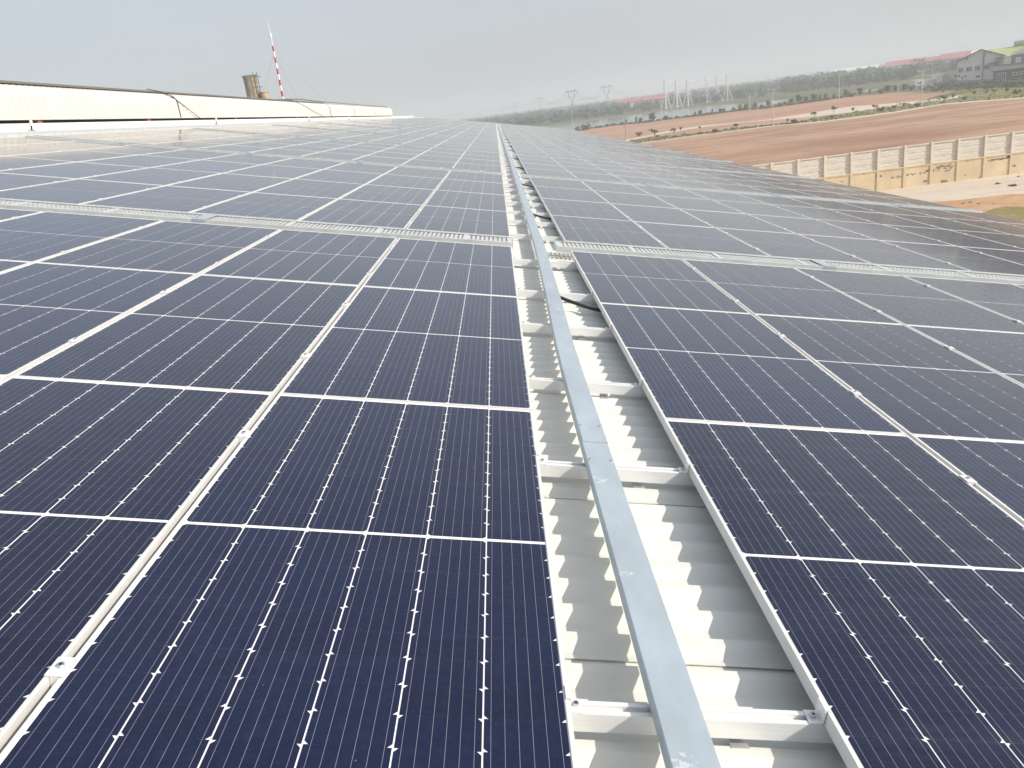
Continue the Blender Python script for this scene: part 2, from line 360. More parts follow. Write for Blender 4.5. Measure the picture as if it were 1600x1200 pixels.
# walls and the far slope
def roofpt(x, y, z=0): return RM @ Vector((x, y, z))
eave = roofpt(XR - 0.35, 0, PAN - 0.05); ridge = roofpt(-13.4, 0, 0.05)
mb = MB(); mb.box(eave.x - 0.2, eave.x, ROOF_Y0, ROOF_END - 0.3, 0, eave.z); mb.build('wall', M_VENT, fb)
mb = MB(); a = [(-38, 0), (eave.x - 0.2, 0), (eave.x - 0.2, eave.z - 0.06), (-13.2, ridge.z - 0.5), (-38, ridge.z - 5.4)]
mb.extrude_y(a, ROOF_END - 0.55, ROOF_END - 0.3); mb.build('wall', M_VENT, fb)
mb = MB(); mb.extrude_y([(-13.6, ridge.z - 0.30), (-38, ridge.z - 5.3), (-38, ridge.z - 5.4), (-13.6, ridge.z - 0.42)], ROOF_Y0, ROOF_END); mb.build('roof_slope', M_ROOF, fb)
# eave gutter
q = roofpt(XR, 0, PAN); mb = MB()
mb.extrude_y([(q.x - 0.12, q.z - 0.01), (q.x - 0.12, q.z - 0.16), (q.x + 0.13, q.z - 0.16), (q.x + 0.13, q.z + 0.005), (q.x + 0.12, q.z + 0.005), (q.x + 0.12, q.z - 0.15), (q.x - 0.11, q.z - 0.15), (q.x - 0.11, q.z - 0.01)], ROOF_Y0, ROOF_END)
mb.build('gutter', M_VENT, fb)

# ridge vent: corrugated skin with rounded shoulder over a dark slot
rv = thing('ridge_vent', 'long cream corrugated ridge ventilator with dark slot under its lip', 'roof vent', (0, 0, 0))
zr = roofpt(-11.76, 0, PAN).z
VZ = RZ0
prof = [(-11.66, VZ + 2.50), (-11.66, VZ + 3.02), (-11.685, VZ + 3.13), (-11.75, VZ + 3.23), (-11.85, VZ + 3.31), (-11.98, VZ + 3.36), (-12.15, VZ + 3.385)]
def skin(y0, y1, name='skin_panel'):
    mb = MB(); n_ = max(4, int((y1 - y0) / 0.14)); cols = []
    for i in range(n_ + 1):
        yy = y0 + (y1 - y0) * i / n_
        d = 0.03 if i % 2 else 0.0
        w_ = [(-1, 0), (-1, 0), (-.95, -.3), (-.75, -.66), (-.5, -.85), (-.2, -.97), (0, -1)]
        cols.append([(px_ + a * d, yy, pz_ + b * d) for (px_, pz_), (a, b) in zip(prof, w_)])
    vv = [q for c in cols for q in c]; m_ = len(prof)
    ff = [(i * m_ + k, (i + 1) * m_ + k, (i + 1) * m_ + k + 1, i * m_ + k + 1) for i in range(n_) for k in range(m_ - 1)]
    mb.poly(vv, ff)
    mb.box(-11.675, -11.66, y0, y1, VZ + 2.47, VZ + 2.50)         # lip
    return mb.build(name, M_VENT, rv)
ye = [ROOF_Y0 + 2, 27.9, 49.2, 56.05, 66.2, 78.4, 91.5]
for i in range(len(ye) - 1):
    skin(ye[i] + (0.10 if i == 3 else 0.012), ye[i + 1] - (0.10 if i == 2 else 0.0))
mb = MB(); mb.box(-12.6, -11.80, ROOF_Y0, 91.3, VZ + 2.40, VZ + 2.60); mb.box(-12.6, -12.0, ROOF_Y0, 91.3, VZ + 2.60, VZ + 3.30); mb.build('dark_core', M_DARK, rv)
mb = MB(); mb.extrude_y([(-11.98, VZ + 3.39), (-12.02, VZ + 3.39), (-14.2, VZ + 3.405), (-14.2, VZ + 3.475), (-12.0, VZ + 3.45), (-11.97, VZ + 3.44)], ROOF_Y0, 56.0); mb.build('cap', M_CAP, rv)
mb = MB(); mb.extrude_y([(-12.02, VZ + 3.39), (-14.2, VZ + 3.40), (-14.2, VZ + 3.43), (-12.0, VZ + 3.42)], 56.2, 91.4); mb.build('cap', M_VENT, rv)
mb = MB(); mb.tube([(-12.1, 44, VZ + 3.46), (-12.1, 49, VZ + 3.57), (-12.1, 55, VZ + 3.52), (-12.1, 70, VZ + 3.49), (-12.1, 91, VZ + 3.47)], 0.035, 6); mb.build('pipe', M_CAP, rv)
mb = MB(); mb.box(-14.2, -11.665, 91.42, 91.5, VZ + 2.45, VZ + 3.34); mb.build('end_plate', M_VENT, rv)
for yy in [18.4, 25.1, 34.5, 46, 58, 72]:
    mb = MB(); mb.box(-11.80, -11.70, yy - 0.1, yy + 0.1, VZ + 2.35, VZ + 2.475); mb.build('post', M_RUST, rv)
# curb flashing under the slot
mb = MB()
q0, q1, q2 = roofpt(-11.0, 0, PAN + 0.024), roofpt(-11.62, 0, PAN + 0.03), roofpt(-11.72, 0, PAN + 0.16)
mb.extrude_y([(q0.x, q0.z), (q1.x, q1.z), (q2.x, q2.z), (q2.x - 0.03, q2.z), (q1.x - 0.03, q1.z - 0.02), (q0.x, q0.z - 0.003)], ROOF_Y0, ROOF_END - 0.5)
mb.build('curb_flashing', M_ROOF, rv)
# hanging cables over the vent
for (yt, yb, lab) in [(27.2, 29.9, 'thin black cable hanging over the vent nearest the camera'), (46.5, 53.5, 'thin black cable hanging over the vent below the short chimney')]:
    mb = MB(); pts = []
    base = [(-12.05, yt - 0.8, VZ + 3.50), (-11.92, yt, VZ + 3.42), (-11.68, yt + 0.6 * (yb - yt) / 2.7, VZ + 3.15), (-11.62, yt + (yb - yt) * 0.55, VZ + 2.8), (-11.58, yb - 0.3, VZ + 2.45), (-11.45, yb, roofpt(-11.45, 0, PAN + 0.05).z), (-11.1, yb + 3, roofpt(-11.1, 0, PAN + 0.05).z)]
    for i in range(len(base) - 1):
        for t_ in range(4): pts.append(Vector(base[i]).lerp(Vector(base[i + 1]), t_ / 4))
    pts.append(Vector(base[-1])); mb.tube(pts, 0.014, 5)
    tag(mb.build('cable', M_HOSE), lab, 'cable', 'cables hanging over the ridge vent')
# small white stands on the curb
for i, (yy, lab) in enumerate([(16.9, 'small white lightning rod stand on the curb beside the orange post nearest the camera'), (30.0, 'small white stand on the curb just past the near hanging cable'), (46.5, 'small white stand on the curb below the two chimneys'), (60, 'small white stand on the curb past the far hanging cable')]):
    t = roof_thing('lightning_stand', lab, 'stand', -11.35, yy, PAN + 0.022, 'white stands along the vent curb')
    mb = MB(); mb.box(-.05, .05, -.05, .05, 0, .025); mb.build('base', M_CAP, t)
    mb = MB(); mb.tube([(0, 0, .025), (0, 0, .12)], 0.02, 6); mb.build('pin', M_DARK, t)
    mb = MB(); mb.tube([(0, 0, .12), (0, 0, .26)], 0.05, 8, r2=0.03); mb.build('cap', M_VENT, t)

# ------------------------------------------------------------------ solar panels
PW, PL, FH, LIP = 1.038, 2.0975, 0.035, 0.0100
CW_, CG = 0.1658, 0.0037                # cell width, gap between columns
HC, HG = 0.0852, 0.00008                # half-cell and hairline between
MID = 0.0140
X0C = (PW - (6 * CW_ + 5 * CG)) / 2
Y0C = (PL - (24 * HC + 22 * HG + MID)) / 2
CH = 0.0090
ZC = -0.0022
def half_y(r):                         # lower edge of half-cell row r, 0..23
    return Y0C + r * (HC + HG) + (MID - HG if r >= 12 else 0)
def half_cell_pts(c, r, x0=0, y0=0):
    lowchamf = (c % 2 == 1) if r < 12 else (c % 2 == 0)
    xa, xb, ya, yb = x0, x0 + CW_, y0, y0 + HC
    if lowchamf:
        pts = [(xa, ya + CH), (xa + CH, ya), (xb - CH, ya), (xb, ya + CH), (xb, yb), (xa, yb)]
    else:
        pts = [(xa, ya), (xb, ya), (xb, yb - CH), (xb - CH, yb), (xa + CH, yb), (xa, yb - CH)]
    return pts
def add_cell(mb, pts, z, x0, mi=0):
    mb.face([(x_, y_, z) for x_, y_ in pts], mi, [((x_ - x0) / CW_, (y_) / HC) for x_, y_ in pts])
def add_frame(mb, mi=0, bars=True):
    mb.box(0, LIP, 0, PL, -FH, 0, mi); mb.box(PW - LIP, PW, 0, PL, -FH, 0, mi)
    mb.box(LIP, PW - LIP, 0, LIP, -FH, -0.00015, mi); mb.box(LIP, PW - LIP, PL - LIP, PL, -FH, -0.00015, mi)
def add_sheet(mb, mi=0):
    mb.box(LIP, PW - LIP, LIP, PL - LIP, -0.0075, -0.0030, mi)
mb = MB(); add_frame(mb); ME_FRAME = mb.mesh('frame', M_FRAME)
mb = MB(); add_sheet(mb); ME_SHEET = mb.mesh('backsheet', M_SHEET)
ME_CELL = {}
for low in (0, 1):
    c, r = (1, 0) if low else (0, 0)
    mb = MB(); add_cell(mb, half_cell_pts(c, r), 0, 0); ME_CELL[low] = mb.mesh('solar_cell', M_CELL)
ME_STRING = {}
for half in (0, 1):
    for par in (0, 1):
        mb = MB()
        for r in range(12):
            rr = r + 12 * half
            add_cell(mb, half_cell_pts(par, rr, 0, r * (HC + HG)), 0, 0)
        ME_STRING[(half, par)] = mb.mesh('cell_string', M_CELL)
def add_strip(mb, c, half, z, mi=0, x=0, y=0):      # far panels: a whole string as one strip
    x0 = x + X0C + c * (CW_ + CG); y0 = y + half_y(12 * half); y1 = y0 + 12 * HC + 11 * HG
    mb.face([(x0, y0, z), (x0 + CW_, y0, z), (x0 + CW_, y1, z), (x0, y1, z)], mi, [(0, 0), (1, 0), (1, 12), (0, 12)])
mb = MB()
for c in range(6):
    for h in (0, 1): add_strip(mb, c, h, ZC)
ME_LAYER = mb.mesh('cell_layer', M_CELL)

def screen_area(pts):
    pp = []
    for q in pts:
        s_ = project(q)
        if s_ is None: return None
        pp.append(s_)
    # clip to the frame
    def clip(poly, ax, lim, keep_less):
        out = []
        for i in range(len(poly)):
            a, b = poly[i], poly[(i + 1) % len(poly)]
            ia = (a[ax] <= lim) if keep_less else (a[ax] >= lim); ib = (b[ax] <= lim) if keep_less else (b[ax] >= lim)
            if ia: out.append(a)
            if ia != ib:
                t = (lim - a[ax]) / (b[ax] - a[ax]); out.append((a[0] + (b[0] - a[0]) * t, a[1] + (b[1] - a[1]) * t))
        return out
    for ax, lim, kl in ((0, 0, False), (0, 1600, True), (1, 0, False), (1, 1200, True)):
        if pp: pp = clip(pp, ax, lim, kl)
    if len(pp) < 3: return 0.0
    return abs(sum(pp[i][0] * pp[(i + 1) % len(pp)][1] - pp[(i + 1) % len(pp)][0] * pp[i][1] for i in range(len(pp)))) / 2
rows = []                              # (block, row in block, y)
for i, yy in enumerate((-4.2 + 0.0, -2.1, 0.0, 2.1)): rows.append((0, i, yy + 0.003))
for b in range(NB):
    for i in range(4): rows.append((b + 1, i, 4.81 + b * BLK + i * PY + 0.003))
rows = [(0, -2, -8.397), (0, -1, -6.297)] + rows
panels = []
for (b, i, yy) in rows:
    for side in (0, 1):
        for c in range(NC):
            x = -(c + 1) * PX + 0.02 if side == 0 else GAP + c * PX
            cor = [roofpt(x + a, yy + d) for a, d in ((0, 0), (PW, 0), (PW, PL), (0, PL))]
            A = screen_area(cor)
            if A is None:              # straddles the lens plane: estimate from its far edge
                A = screen_area([roofpt(x + a, yy + d) for a, d in ((0, 1.6), (PW, 1.6), (PW, PL), (0, PL))]) or 0.0
            panels.append([A, b, i, yy, side, c, x])
panels.sort(key=lambda p: -p[0])
BLOCK_NAME = {0: 'before the first cable tray', 1: 'past the first cable tray', 2: 'past the second cable tray', 3: 'past the third cable tray', 4: 'past the fourth cable tray', 5: 'past the fifth cable tray', 6: 'past the sixth cable tray', 7: 'past the seventh cable tray'}
def edge_len(x, yy, dx, dy):
    a, b = project(roofpt(x, yy)), project(roofpt(x + dx, yy + dy))
    if a is None or b is None: return 99, a
    return math.hypot(a[0] - b[0], a[1] - b[1]), a
far = MB(); n_cells = n_str = 0
for idx, (A, b, i, yy, side, c, x) in enumerate(panels):
    if idx < 300 and A > 0:
        sd = 'ridge-side' if side == 0 else 'eave-side'
        rown = ('%s row from the camera' % nth(i)) if b == 0 else '%s row %s' % (nth(i + 1), BLOCK_NAME[b])
        lab = '%s solar panel %s from the steel trunking, %s' % (sd, nth(c + 1), rown)
        t = roof_thing('solar_panel', lab, 'solar panel', x, yy, 0, 'solar panels on the roof')
        t.rotation_euler = (random.gauss(0, 0.0005), TH + random.gauss(0, 0.0008), 0)
        tint = (random.random(), random.random(), 0.5, 1)
        link('frame', ME_FRAME, t); link('backsheet', ME_SHEET, t)
        cxm, cym = x + PW / 2, yy + PL / 2
        lens = []
        for a_ in (0.15, 0.5, 0.85):
            for d_ in (0.05, 0.5, 0.95):
                e1, s1 = edge_len(x + PW * a_, yy + PL * d_, 0, HC); e2, _ = edge_len(x + PW * a_, yy + PL * d_, CW_, 0)
                if s1 and -50 < s1[0] < 1650 and -50 < s1[1] < 1250: lens.append((min(e1, e2), s1))
        big = max((q[0] for q in lens), default=99)
        s_len, _ = edge_len(cxm, cym - 0.5, 0, 1.0); s_w, _ = edge_len(cxm, cym, CW_, 0)
        if big >= 10.0 and n_cells < 3600:
            for cc in range(6):
                for r in range(24):
                    cx0, cy0 = X0C + cc * (CW_ + CG), half_y(r)
                    low = (cc % 2 == 1) if r < 12 else (cc % 2 == 0)
                    o = link('solar_cell', ME_CELL[1 if low else 0], t); o.location = (cx0, cy0, ZC); o.color = tint; n_cells += 1
        elif min(s_len, s_w) >= 9.0:
            for cc in range(6):
                for h in (0, 1):
                    o = link('cell_string', ME_STRING[(h, cc % 2)], t); o.location = (X0C + cc * (CW_ + CG), half_y(12 * h), ZC); o.color = tint; n_str += 1
        else:
            o = link('cell_layer', ME_LAYER, t); o.color = tint
    else:
        bi = len(far.v)
        fr = MB(); add_frame(fr, 0); add_sheet(fr, 1)
        for cc in range(6):
            for h in (0, 1): add_strip(fr, cc, h, ZC, 2)
        far.v += [(vx + x, vy + yy, vz) for vx, vy, vz in fr.v]; far.f += [tuple(k + bi for k in f) for f in fr.f]; far.m += fr.m; far.uv += fr.uv
o = far.build('solar_panel_field', [M_FRAME, M_SHEET, M_CELL]); on_roof(o, 0, 0, 0)
tag(o, 'the many small far rows of solar panels at the end of the roof', 'solar panels', kind='stuff')
print('cells', n_cells, 'strings', n_str)

# ------------------------------------------------------------------ rails with clamps
def rail_profile(w=0.040, zt=-0.0355, zb=-0.082):
    h = w / 2
    return [(-h, zb), (h, zb), (h, zt), (0.008, zt), (0.008, zt - 0.011), (-0.008, zt - 0.011), (-0.008, zt), (-h, zt)]
mb = MB(); mb.extrude_x(rail_profile(), -9.62, GAP + NC * PX + 0.06)
ME_RAIL = mb.mesh('rail_bar', M_RAIL)
mb = MB()
for xx in np.arange(-9.4, 10.1, 0.61):
    mb.box(xx, xx + 0.04, 0.0205, 0.0245, -0.106, -0.045); mb.box(xx, xx + 0.04, -0.0245, 0.0245, -0.106, -0.1025)
ME_FOOT = mb.mesh('foot', M_ALU)
def bolt_mesh(z):
    mb = MB(); mb.tube([(0, 0, z), (0, 0, z + 0.006)], 0.0075, 10); mb.tube([(0, 0, z + 0.006), (0, 0, z + 0.0062)], 0.0038, 6, 1)
    return mb.mesh('bolt', [M_STEEL, M_DARK])
mb = MB(); mb.box(-0.019, 0.019, -0.028, 0.028, 0.0022, 0.0055); mb.box(-0.0085, 0.0085, -0.028, 0.028, -0.034, 0.0022); ME_MID = mb.mesh('mid_clamp', M_RAIL)
ME_BOLT_MID = bolt_mesh(0.0055)
mb = MB(); mb.box(-0.0305, -0.003, -0.02, 0.02, -0.0352, -0.0312); mb.box(-0.0045, -0.0008, -0.02, 0.02, -0.0312, 0.0038); mb.box(-0.0008, 0.008, -0.02, 0.02, 0.0018, 0.0038); ME_END = mb.mesh('end_clamp', M_RAIL)
mb = MB(); mb.tube([(-0.0175, 0, -0.0312), (-0.0175, 0, -0.0235)], 0.0068, 10); mb.tube([(-0.0175, 0, -0.0235), (-0.0175, 0, -0.0232)], 0.0036, 6, 1); ME_BOLT_END = mb.mesh('bolt', [M_STEEL, M_DARK])
gapsL = [-(k * PX - 0.010) for k in range(1, NC)]; gapsR = [GAP + k * PX - 0.010 for k in range(1, NC)]
mb = MB()
for xx in gapsL + gapsR: mb.box(xx - 0.019, xx + 0.019, -0.028, 0.028, 0.0022, 0.0055)
ME_FARCL = mb.mesh('clamps', M_RAIL)
rail_ys = []
for (b, i, yy) in rows:
    rail_ys += [(b, yy + 0.45), (b, yy + 1.60)]
OV = {0: -1.655, 1: -0.43, 2: 0.515, 3: 1.545, 4: 2.49, 5: 3.75}
cnt = {}
for (b, yy) in rail_ys:
    if b == 0:
        j = [k for k, v_ in OV.items()]
        if yy < -2.2 or yy > 4.2: continue
    cnt[b] = cnt.get(b, 0) + 1
    y_ = OV[cnt[b] - 1] if b == 0 else yy
    if b == 0: lab = 'aluminium mounting rail crossing the open strip, %s from the camera before the first tray' % nth(cnt[b])
    else: lab = 'aluminium mounting rail crossing the open strip, %s past the %s cable tray' % (nth(cnt[b]), nth(b))
    t = roof_thing('mounting_rail', lab, 'mounting rail', 0, y_, 0, 'mounting rails under the panels')
    link('rail_bar', ME_RAIL, t); 
    if b < 3: link('foot', ME_FOOT, t)
    if y_ < 23:
        for xx in gapsL + gapsR:
            o = link('mid_clamp', ME_MID, t); o.location = (xx, 0, 0)
            if y_ < 3.9: k = link('bolt', ME_BOLT_MID, o)
        for xx, fl in ((0.0 + 0.0, 1), (GAP, 0)):
            o = link('end_clamp', ME_END, t); o.location = (xx - (0.001 if not fl else -0.001) + (0 if fl else 0), 0, 0)
            if fl: o.location = (0.0 - 0.0 + 0.0, 0, 0); o.rotation_euler = (0, 0, math.pi)
            if y_ < 3.9: link('bolt', ME_BOLT_END, o)
    else:
        o = link('clamps', ME_FARCL, t); o['kind'] = 'stuff'

# ------------------------------------------------------------------ steel trunking down the strip
tr = roof_thing('steel_trunking', 'long pale blue galvanised cable trunking running up the open roof strip', 'cable trunking', 0, 0, 0)
def trunk_x(y):
    ks = [(-9, 0.226), (-1.8, 0.226), (0.8, 0.216), (2.4, 0.245), (4.2, 0.268), (9, 0.28), (18, 0.288), (41, 0.27), (115, 0.27)]
    for (a, xa), (b, xb) in zip(ks, ks[1:]):
        if y <= b: return xa + (xb - xa) * (y - a) / (b - a)
    return 0.27
TW = 0.0485
ys = [-8.8, -5.9, -3.0, -0.32, 2.35, 5.0]
while ys[-1] < Y_END + 0.3: ys.append(ys[-1] + 2.9)
for a, b in zip(ys, ys[1:]):
    mb = MB(); n_ = 4; dz = random.uniform(-0.0006, 0.0006); dx = random.uniform(-0.0015, 0.0015)
    prof_ = [(-TW, -0.024), (-TW, 0.0075), (-TW + 0.0022, 0.0097), (TW - 0.0022, 0.0097), (TW, 0.0075), (TW, -0.024)]
    vv = []; ff = []
    for s_ in range(n_ + 1):
        y_ = a + 0.0012 + (b - a - 0.0024) * s_ / n_
        vv += [(trunk_x(y_) + dx + px_, y_, pz_ + dz) for px_, pz_ in prof_]
    m_ = len(prof_)
    for s_ in range(n_):
        for k in range(m_ - 1): ff.append((s_ * m_ + k, (s_ + 1) * m_ + k, (s_ + 1) * m_ + k + 1, s_ * m_ + k + 1))
    ff.append(tuple(range(m_))[::-1]) ; ff.append(tuple(n_ * m_ + k for k in range(m_)))
    mb.poly(vv, ff); mb.build('cover', M_GALV, tr)
    mb = MB()
    for s_ in range(n_):
        ya, yb = a + (b - a) * s_ / n_, a + (b - a) * (s_ + 1) / n_
        xa, xb = trunk_x(ya), trunk_x(yb)
        w_ = TW - 0.0018
        mb.poly([(xa - w_, ya, -0.034), (xa + w_, ya, -0.034), (xb + w_, yb, -0.034), (xb - w_, yb, -0.034), (xa - w_, ya, 0.006), (xa + w_, ya, 0.006), (xb + w_, yb, 0.006), (xb - w_, yb, 0.006)],
                [(0, 1, 2, 3), (0, 4, 5, 1), (1, 5, 6, 2), (2, 6, 7, 3), (3, 7, 4, 0)])
    mb.build('channel', M_TRAY, tr)
    for sx_ in (-1, 1):                                            # cover screws close to the seams
        if a < 6:
            for yy in (a + 0.16, b - 0.16):
                mb = MB(); xx = trunk_x(yy) + sx_ * (TW - 0.011); mb.tube([(xx, yy, 0.0095), (xx, yy, 0.0125)], 0.0055, 8); mb.build('screw', M_STEEL, tr)

# black hoses from the trunking to the array
hose_y = [2.29, 7.02, 11.53, 16.43, 20.64, 25.91, 29.69, 34.17, 38.6, 43.2, 47.8, 52.4, 57, 61.6]
for k, yy in enumerate(hose_y):
    x0 = trunk_x(yy) + TW
    pts = []
    s0 = random.uniform(0.9, 1.1); dip = random.uniform(0.010, 0.016) if k == 0 else random.uniform(0.002, 0.008)
    for t_ in np.linspace(0, 1, 34 if k < 4 else 10):
        x_ = x0 - 0.012 + (GAP + 0.12 - x0) * t_
        y_ = yy + 0.02 - 0.33 * s0 * t_ + 0.09 * t_ ** 2.5
        z_ = -0.022 - dip * 1.6 * math.sin(t_ * 2.1) - 0.016 * t_
        pts.append((x_, y_, z_))
    mb = MB()
    if k < 4:
        path = [Vector(q) for q in pts]; dense = []
        for i in range(len(path) - 1):
            for s_ in range(3): dense.append(path[i].lerp(path[i + 1], s_ / 3))
        N = len(dense); n_ = 10; vv = []; ff = []
        for i, p_ in enumerate(dense):
            tg = (dense[min(i + 1, N - 1)] - dense[max(i - 1, 0)]).normalized(); a_ = tg.cross(Vector((0, 0, 1))).normalized(); b_ = tg.cross(a_)
            rr = 0.0128 if i % 2 else 0.0108
            vv += [p_ + (a_ * math.cos(q_ * 2 * math.pi / n_) + b_ * math.sin(q_ * 2 * math.pi / n_)) * rr for q_ in range(n_)]
        for i in range(N - 1):
            for q_ in range(n_): ff.append((i * n_ + q_, i * n_ + (q_ + 1) % n_, (i + 1) * n_ + (q_ + 1) % n_, (i + 1) * n_ + q_))
        ff.append(tuple(range(n_))[::-1]); mb.poly(vv, ff)
    else: mb.tube(pts, 0.0125, 6)
    o = mb.build('cable_hose', M_HOSE); on_roof(o, 0, 0, 0)
    tag(o, 'black corrugated hose from the trunking to the eave-side panels, %s from the camera' % nth(k + 1), 'hose', 'black hoses leaving the trunking')

# ------------------------------------------------------------------ slatted cable trays between the blocks
def tray_mesh(L, first):
    """side rails, slatted bed and bracket plates for a tray of length L along +x"""
    Wd = 0.36
    rails = []
    for y_, sgn in ((0.0, 1), (Wd, -1)):
        mb = MB()
        mb.extrude_x([(y_, -0.018), (y_ + sgn * 0.003, -0.018), (y_ + sgn * 0.003, 0.034), (y_ + sgn * 0.022, 0.034), (y_ + sgn * 0.022, 0.0375), (y_, 0.0375)][::1 if sgn > 0 else -1], 0, L)
        rails.append(mb.mesh('side_rail', M_TRAY))
    mb = MB(); step = 0.042; n_ = int(L / step)
    for k in range(n_):
        x_ = k * step
        mb.box(x_, x_ + 0.024, 0.0245, Wd - 0.0245, 0.026, 0.0285)
    for y_ in (0.10, 0.18, 0.26): mb.box(0, L, y_ - 0.006, y_ + 0.006, 0.0286, 0.0305)
    slats = mb.mesh('slats', M_TRAY)
    mb = MB(); mb.box(-0.003, 0.0, 0.0, Wd, -0.018, 0.0376); mb.box(0.0, 0.05, 0.0245, Wd - 0.0245, 0.0306, 0.0335); endp = mb.mesh('end_plate', M_TRAY)
    mb = MB(); mb.box(-0.06, 0.06, 0.002, Wd - 0.002, 0.038, 0.0405); mb.box(-0.06, 0.06, -0.0035, -0.0005, -0.016, 0.0395); joint = mb.mesh('joint_plate', M_GALV)
    mb = MB(); mb.box(-0.022, 0.022, 0.0245, Wd - 0.0245, 0.0307, 0.0335); brace = mb.mesh('bracket', M_TRAY)
    return rails, slats, endp, joint, brace
LT_L, LT_R = 9.5, NC * PX + 0.15
TL = tray_mesh(LT_L, True); TR_ = tray_mesh(LT_R, True)
WORD = ['first', 'second', 'third', 'fourth', 'fifth', 'sixth', 'seventh', 'eighth', 'ninth', 'tenth', 'eleventh', 'twelfth']
for b in range(NB):
    yb = 4.81 + b * BLK - 0.61 + 0.075
    for side in (0, 1):
        rails_, slats_, endp_, joint_, brace_ = TL if side == 0 else TR_
        L = LT_L if side == 0 else LT_R
        x = (0.015 - L) if side == 0 else 0.428
        lab = 'galvanised slatted cable tray on the %s half, %s tray from the camera' % ('ridge-side' if side == 0 else 'eave-side', WORD[b])
        t = roof_thing('cable_tray', lab, 'cable tray', x, yb, -0.018, 'cable trays between panel blocks')
        for me in rails_: link('side_rail', me, t)
        o = link('slats', slats_, t); o['kind'] = 'stuff'
        o = link('end_plate', endp_, t)
        if side == 0: o.location = (L, 0.36, 0); o.rotation_euler = (0, 0, math.pi)
        if b < 6:
            for xx in ((1.9, 4.4, 6.6) if side == 0 else (2.62, 5.3, 7.9)):
                o = link('joint_plate', joint_, t); o.location = (xx, 0, 0)
            for xx in np.arange(0.75, L, 0.83):
                o = link('bracket', brace_, t); o.location = (float(xx), 0, 0)
# a tray along the ridge edge of the panels
t = roof_thing('edge_tray', 'long pale galvanised tray along the ridge edge of the panels', 'cable tray', -10.15, 0, 0)
mb = MB(); mb.box(0, 0.003, -6, Y_END, -0.06, 0.02); mb.box(0.297, 0.30, -6, Y_END, -0.06, 0.02); mb.box(0.003, 0.297, -6, Y_END, -0.06, -0.057); mb.build('channel', M_TRAY, t)
for k in range(38):
    mb = MB(); y_ = -6 + k * 3.05; mb.box(-0.002, 0.302, y_, y_ + 3.04, 0.0205 + 0.001 * (k % 2), 0.0235 + 0.001 * (k % 2)); mb.build('cover', M_TRAY, t)

# ------------------------------------------------------------------ yard wall
M_BLOCK = mat('grey_block_panel', (0.64, 0.60, 0.53), 0.9, noise=0.2, nscale=3.0, stretch=(0.6, 1, 4.5), bump=0.6, bscale=7)
M_TAN = mat('tan_plaster', (0.54, 0.43, 0.28), 0.9, nscale=0.5, col2=(0.68, 0.56, 0.39))
M_POST = mat('wall_post', (0.66, 0.60, 0.52), 0.9, noise=0.1, nscale=2)
wl_ = thing('yard_wall', 'long block wall with pale precast panels above a tan plastered base', 'wall', (0, WALL_Y, 0))
WX0 = gp(1243, 300).x - 4.8; BAY = 2.43
# bay positions fixed from the post seen near the middle of the wall
px0 = None
for u in (1455,):
    d = ray(u, 262); t_ = (WALL_Y - CPOS.y) / d.y; px0 = (CPOS + d * t_).x
WH, LH = 3.72, 1.92
x_first = px0 - BAY * 12
mb = MB(); mb.box(x_first, px0 + BAY * 22, 0, 0.35, 0, LH - 0.12); mb.build('plaster_base', M_TAN, wl_)
mb = MB(); mb.box(x_first, px0 + BAY * 22, -0.06, 0.40, LH - 0.118, LH); mb.build('ledge', M_TAN, wl_)
def panel_mesh():
    mb = MB(); n_ = 9; h = (WH - 0.09 - LH) / n_
    for k in range(n_):
        off = 0.03 * ((k * 7) % 3) / 2
        mb.box(0.12, BAY - 0.12, 0.10 + off, 0.24, LH + 0.001 + k * h, LH + (k + 1) * h - 0.018)
    mb.box(0.12, BAY - 0.12, 0.135, 0.22, LH + 0.001, WH - 0.11)
    return mb.mesh('wall_panel', M_BLOCK)
ME_WP = panel_mesh()
mb = MB(); mb.box(-0.12, 0.12, -0.07, 0.28, LH + 0.001, WH + 0.05); ME_PO = mb.mesh('post', M_POST)
mb = MB(); mb.box(-0.13, 0.13, -0.075, -0.001, 0.0, LH - 0.13); ME_PI = mb.mesh('pilaster', M_TAN)
mb = MB(); mb.box(0.121, BAY - 0.121, 0.05, 0.27, WH - 0.085, WH); ME_CO = mb.mesh('coping', M_POST)
for k in range(-12, 22):
    xx = px0 + k * BAY
    for nm, me in (('wall_panel', ME_WP), ('post', ME_PO), ('pilaster', ME_PI), ('coping', ME_CO)):
        o = link(nm, me, wl_); o.location = (xx, 0, 0)
# patches where the plaster has come off
M_PATCH = mat('bare_stone', (0.24, 0.20, 0.16), 0.95, noise=0.3, nscale=6)
M_LIME = mat('lime_patch', (0.55, 0.50, 0.42), 0.95)
def patch(cx, cz, w, h, m):
    mb = MB(); k = 9; pts = []
    for i in range(k):
        a = i * 2 * math.pi / k; r_ = random.uniform(0.5, 1.0)
        pts.append((cx + w * r_ * math.cos(a), cz + h * r_ * math.sin(a)))
    vv = [(a, -0.004, b) for a, b in pts] + [(a, -0.014, b) for a, b in [(cx + (a - cx) * .8, cz + (b - cz) * .8) for a, b in pts]]
    mb.poly(vv, [tuple(range(k, 2 * k))] + [(i, (i + 1) % k, k + (i + 1) % k, k + i) for i in range(k)])
    mb.build('bare_patch', m, wl_)
def wall_at(u, v):
    d = ray(u, v); t_ = (WALL_Y - CPOS.y) / d.y; q = CPOS + d * t_; return q.x, q.z
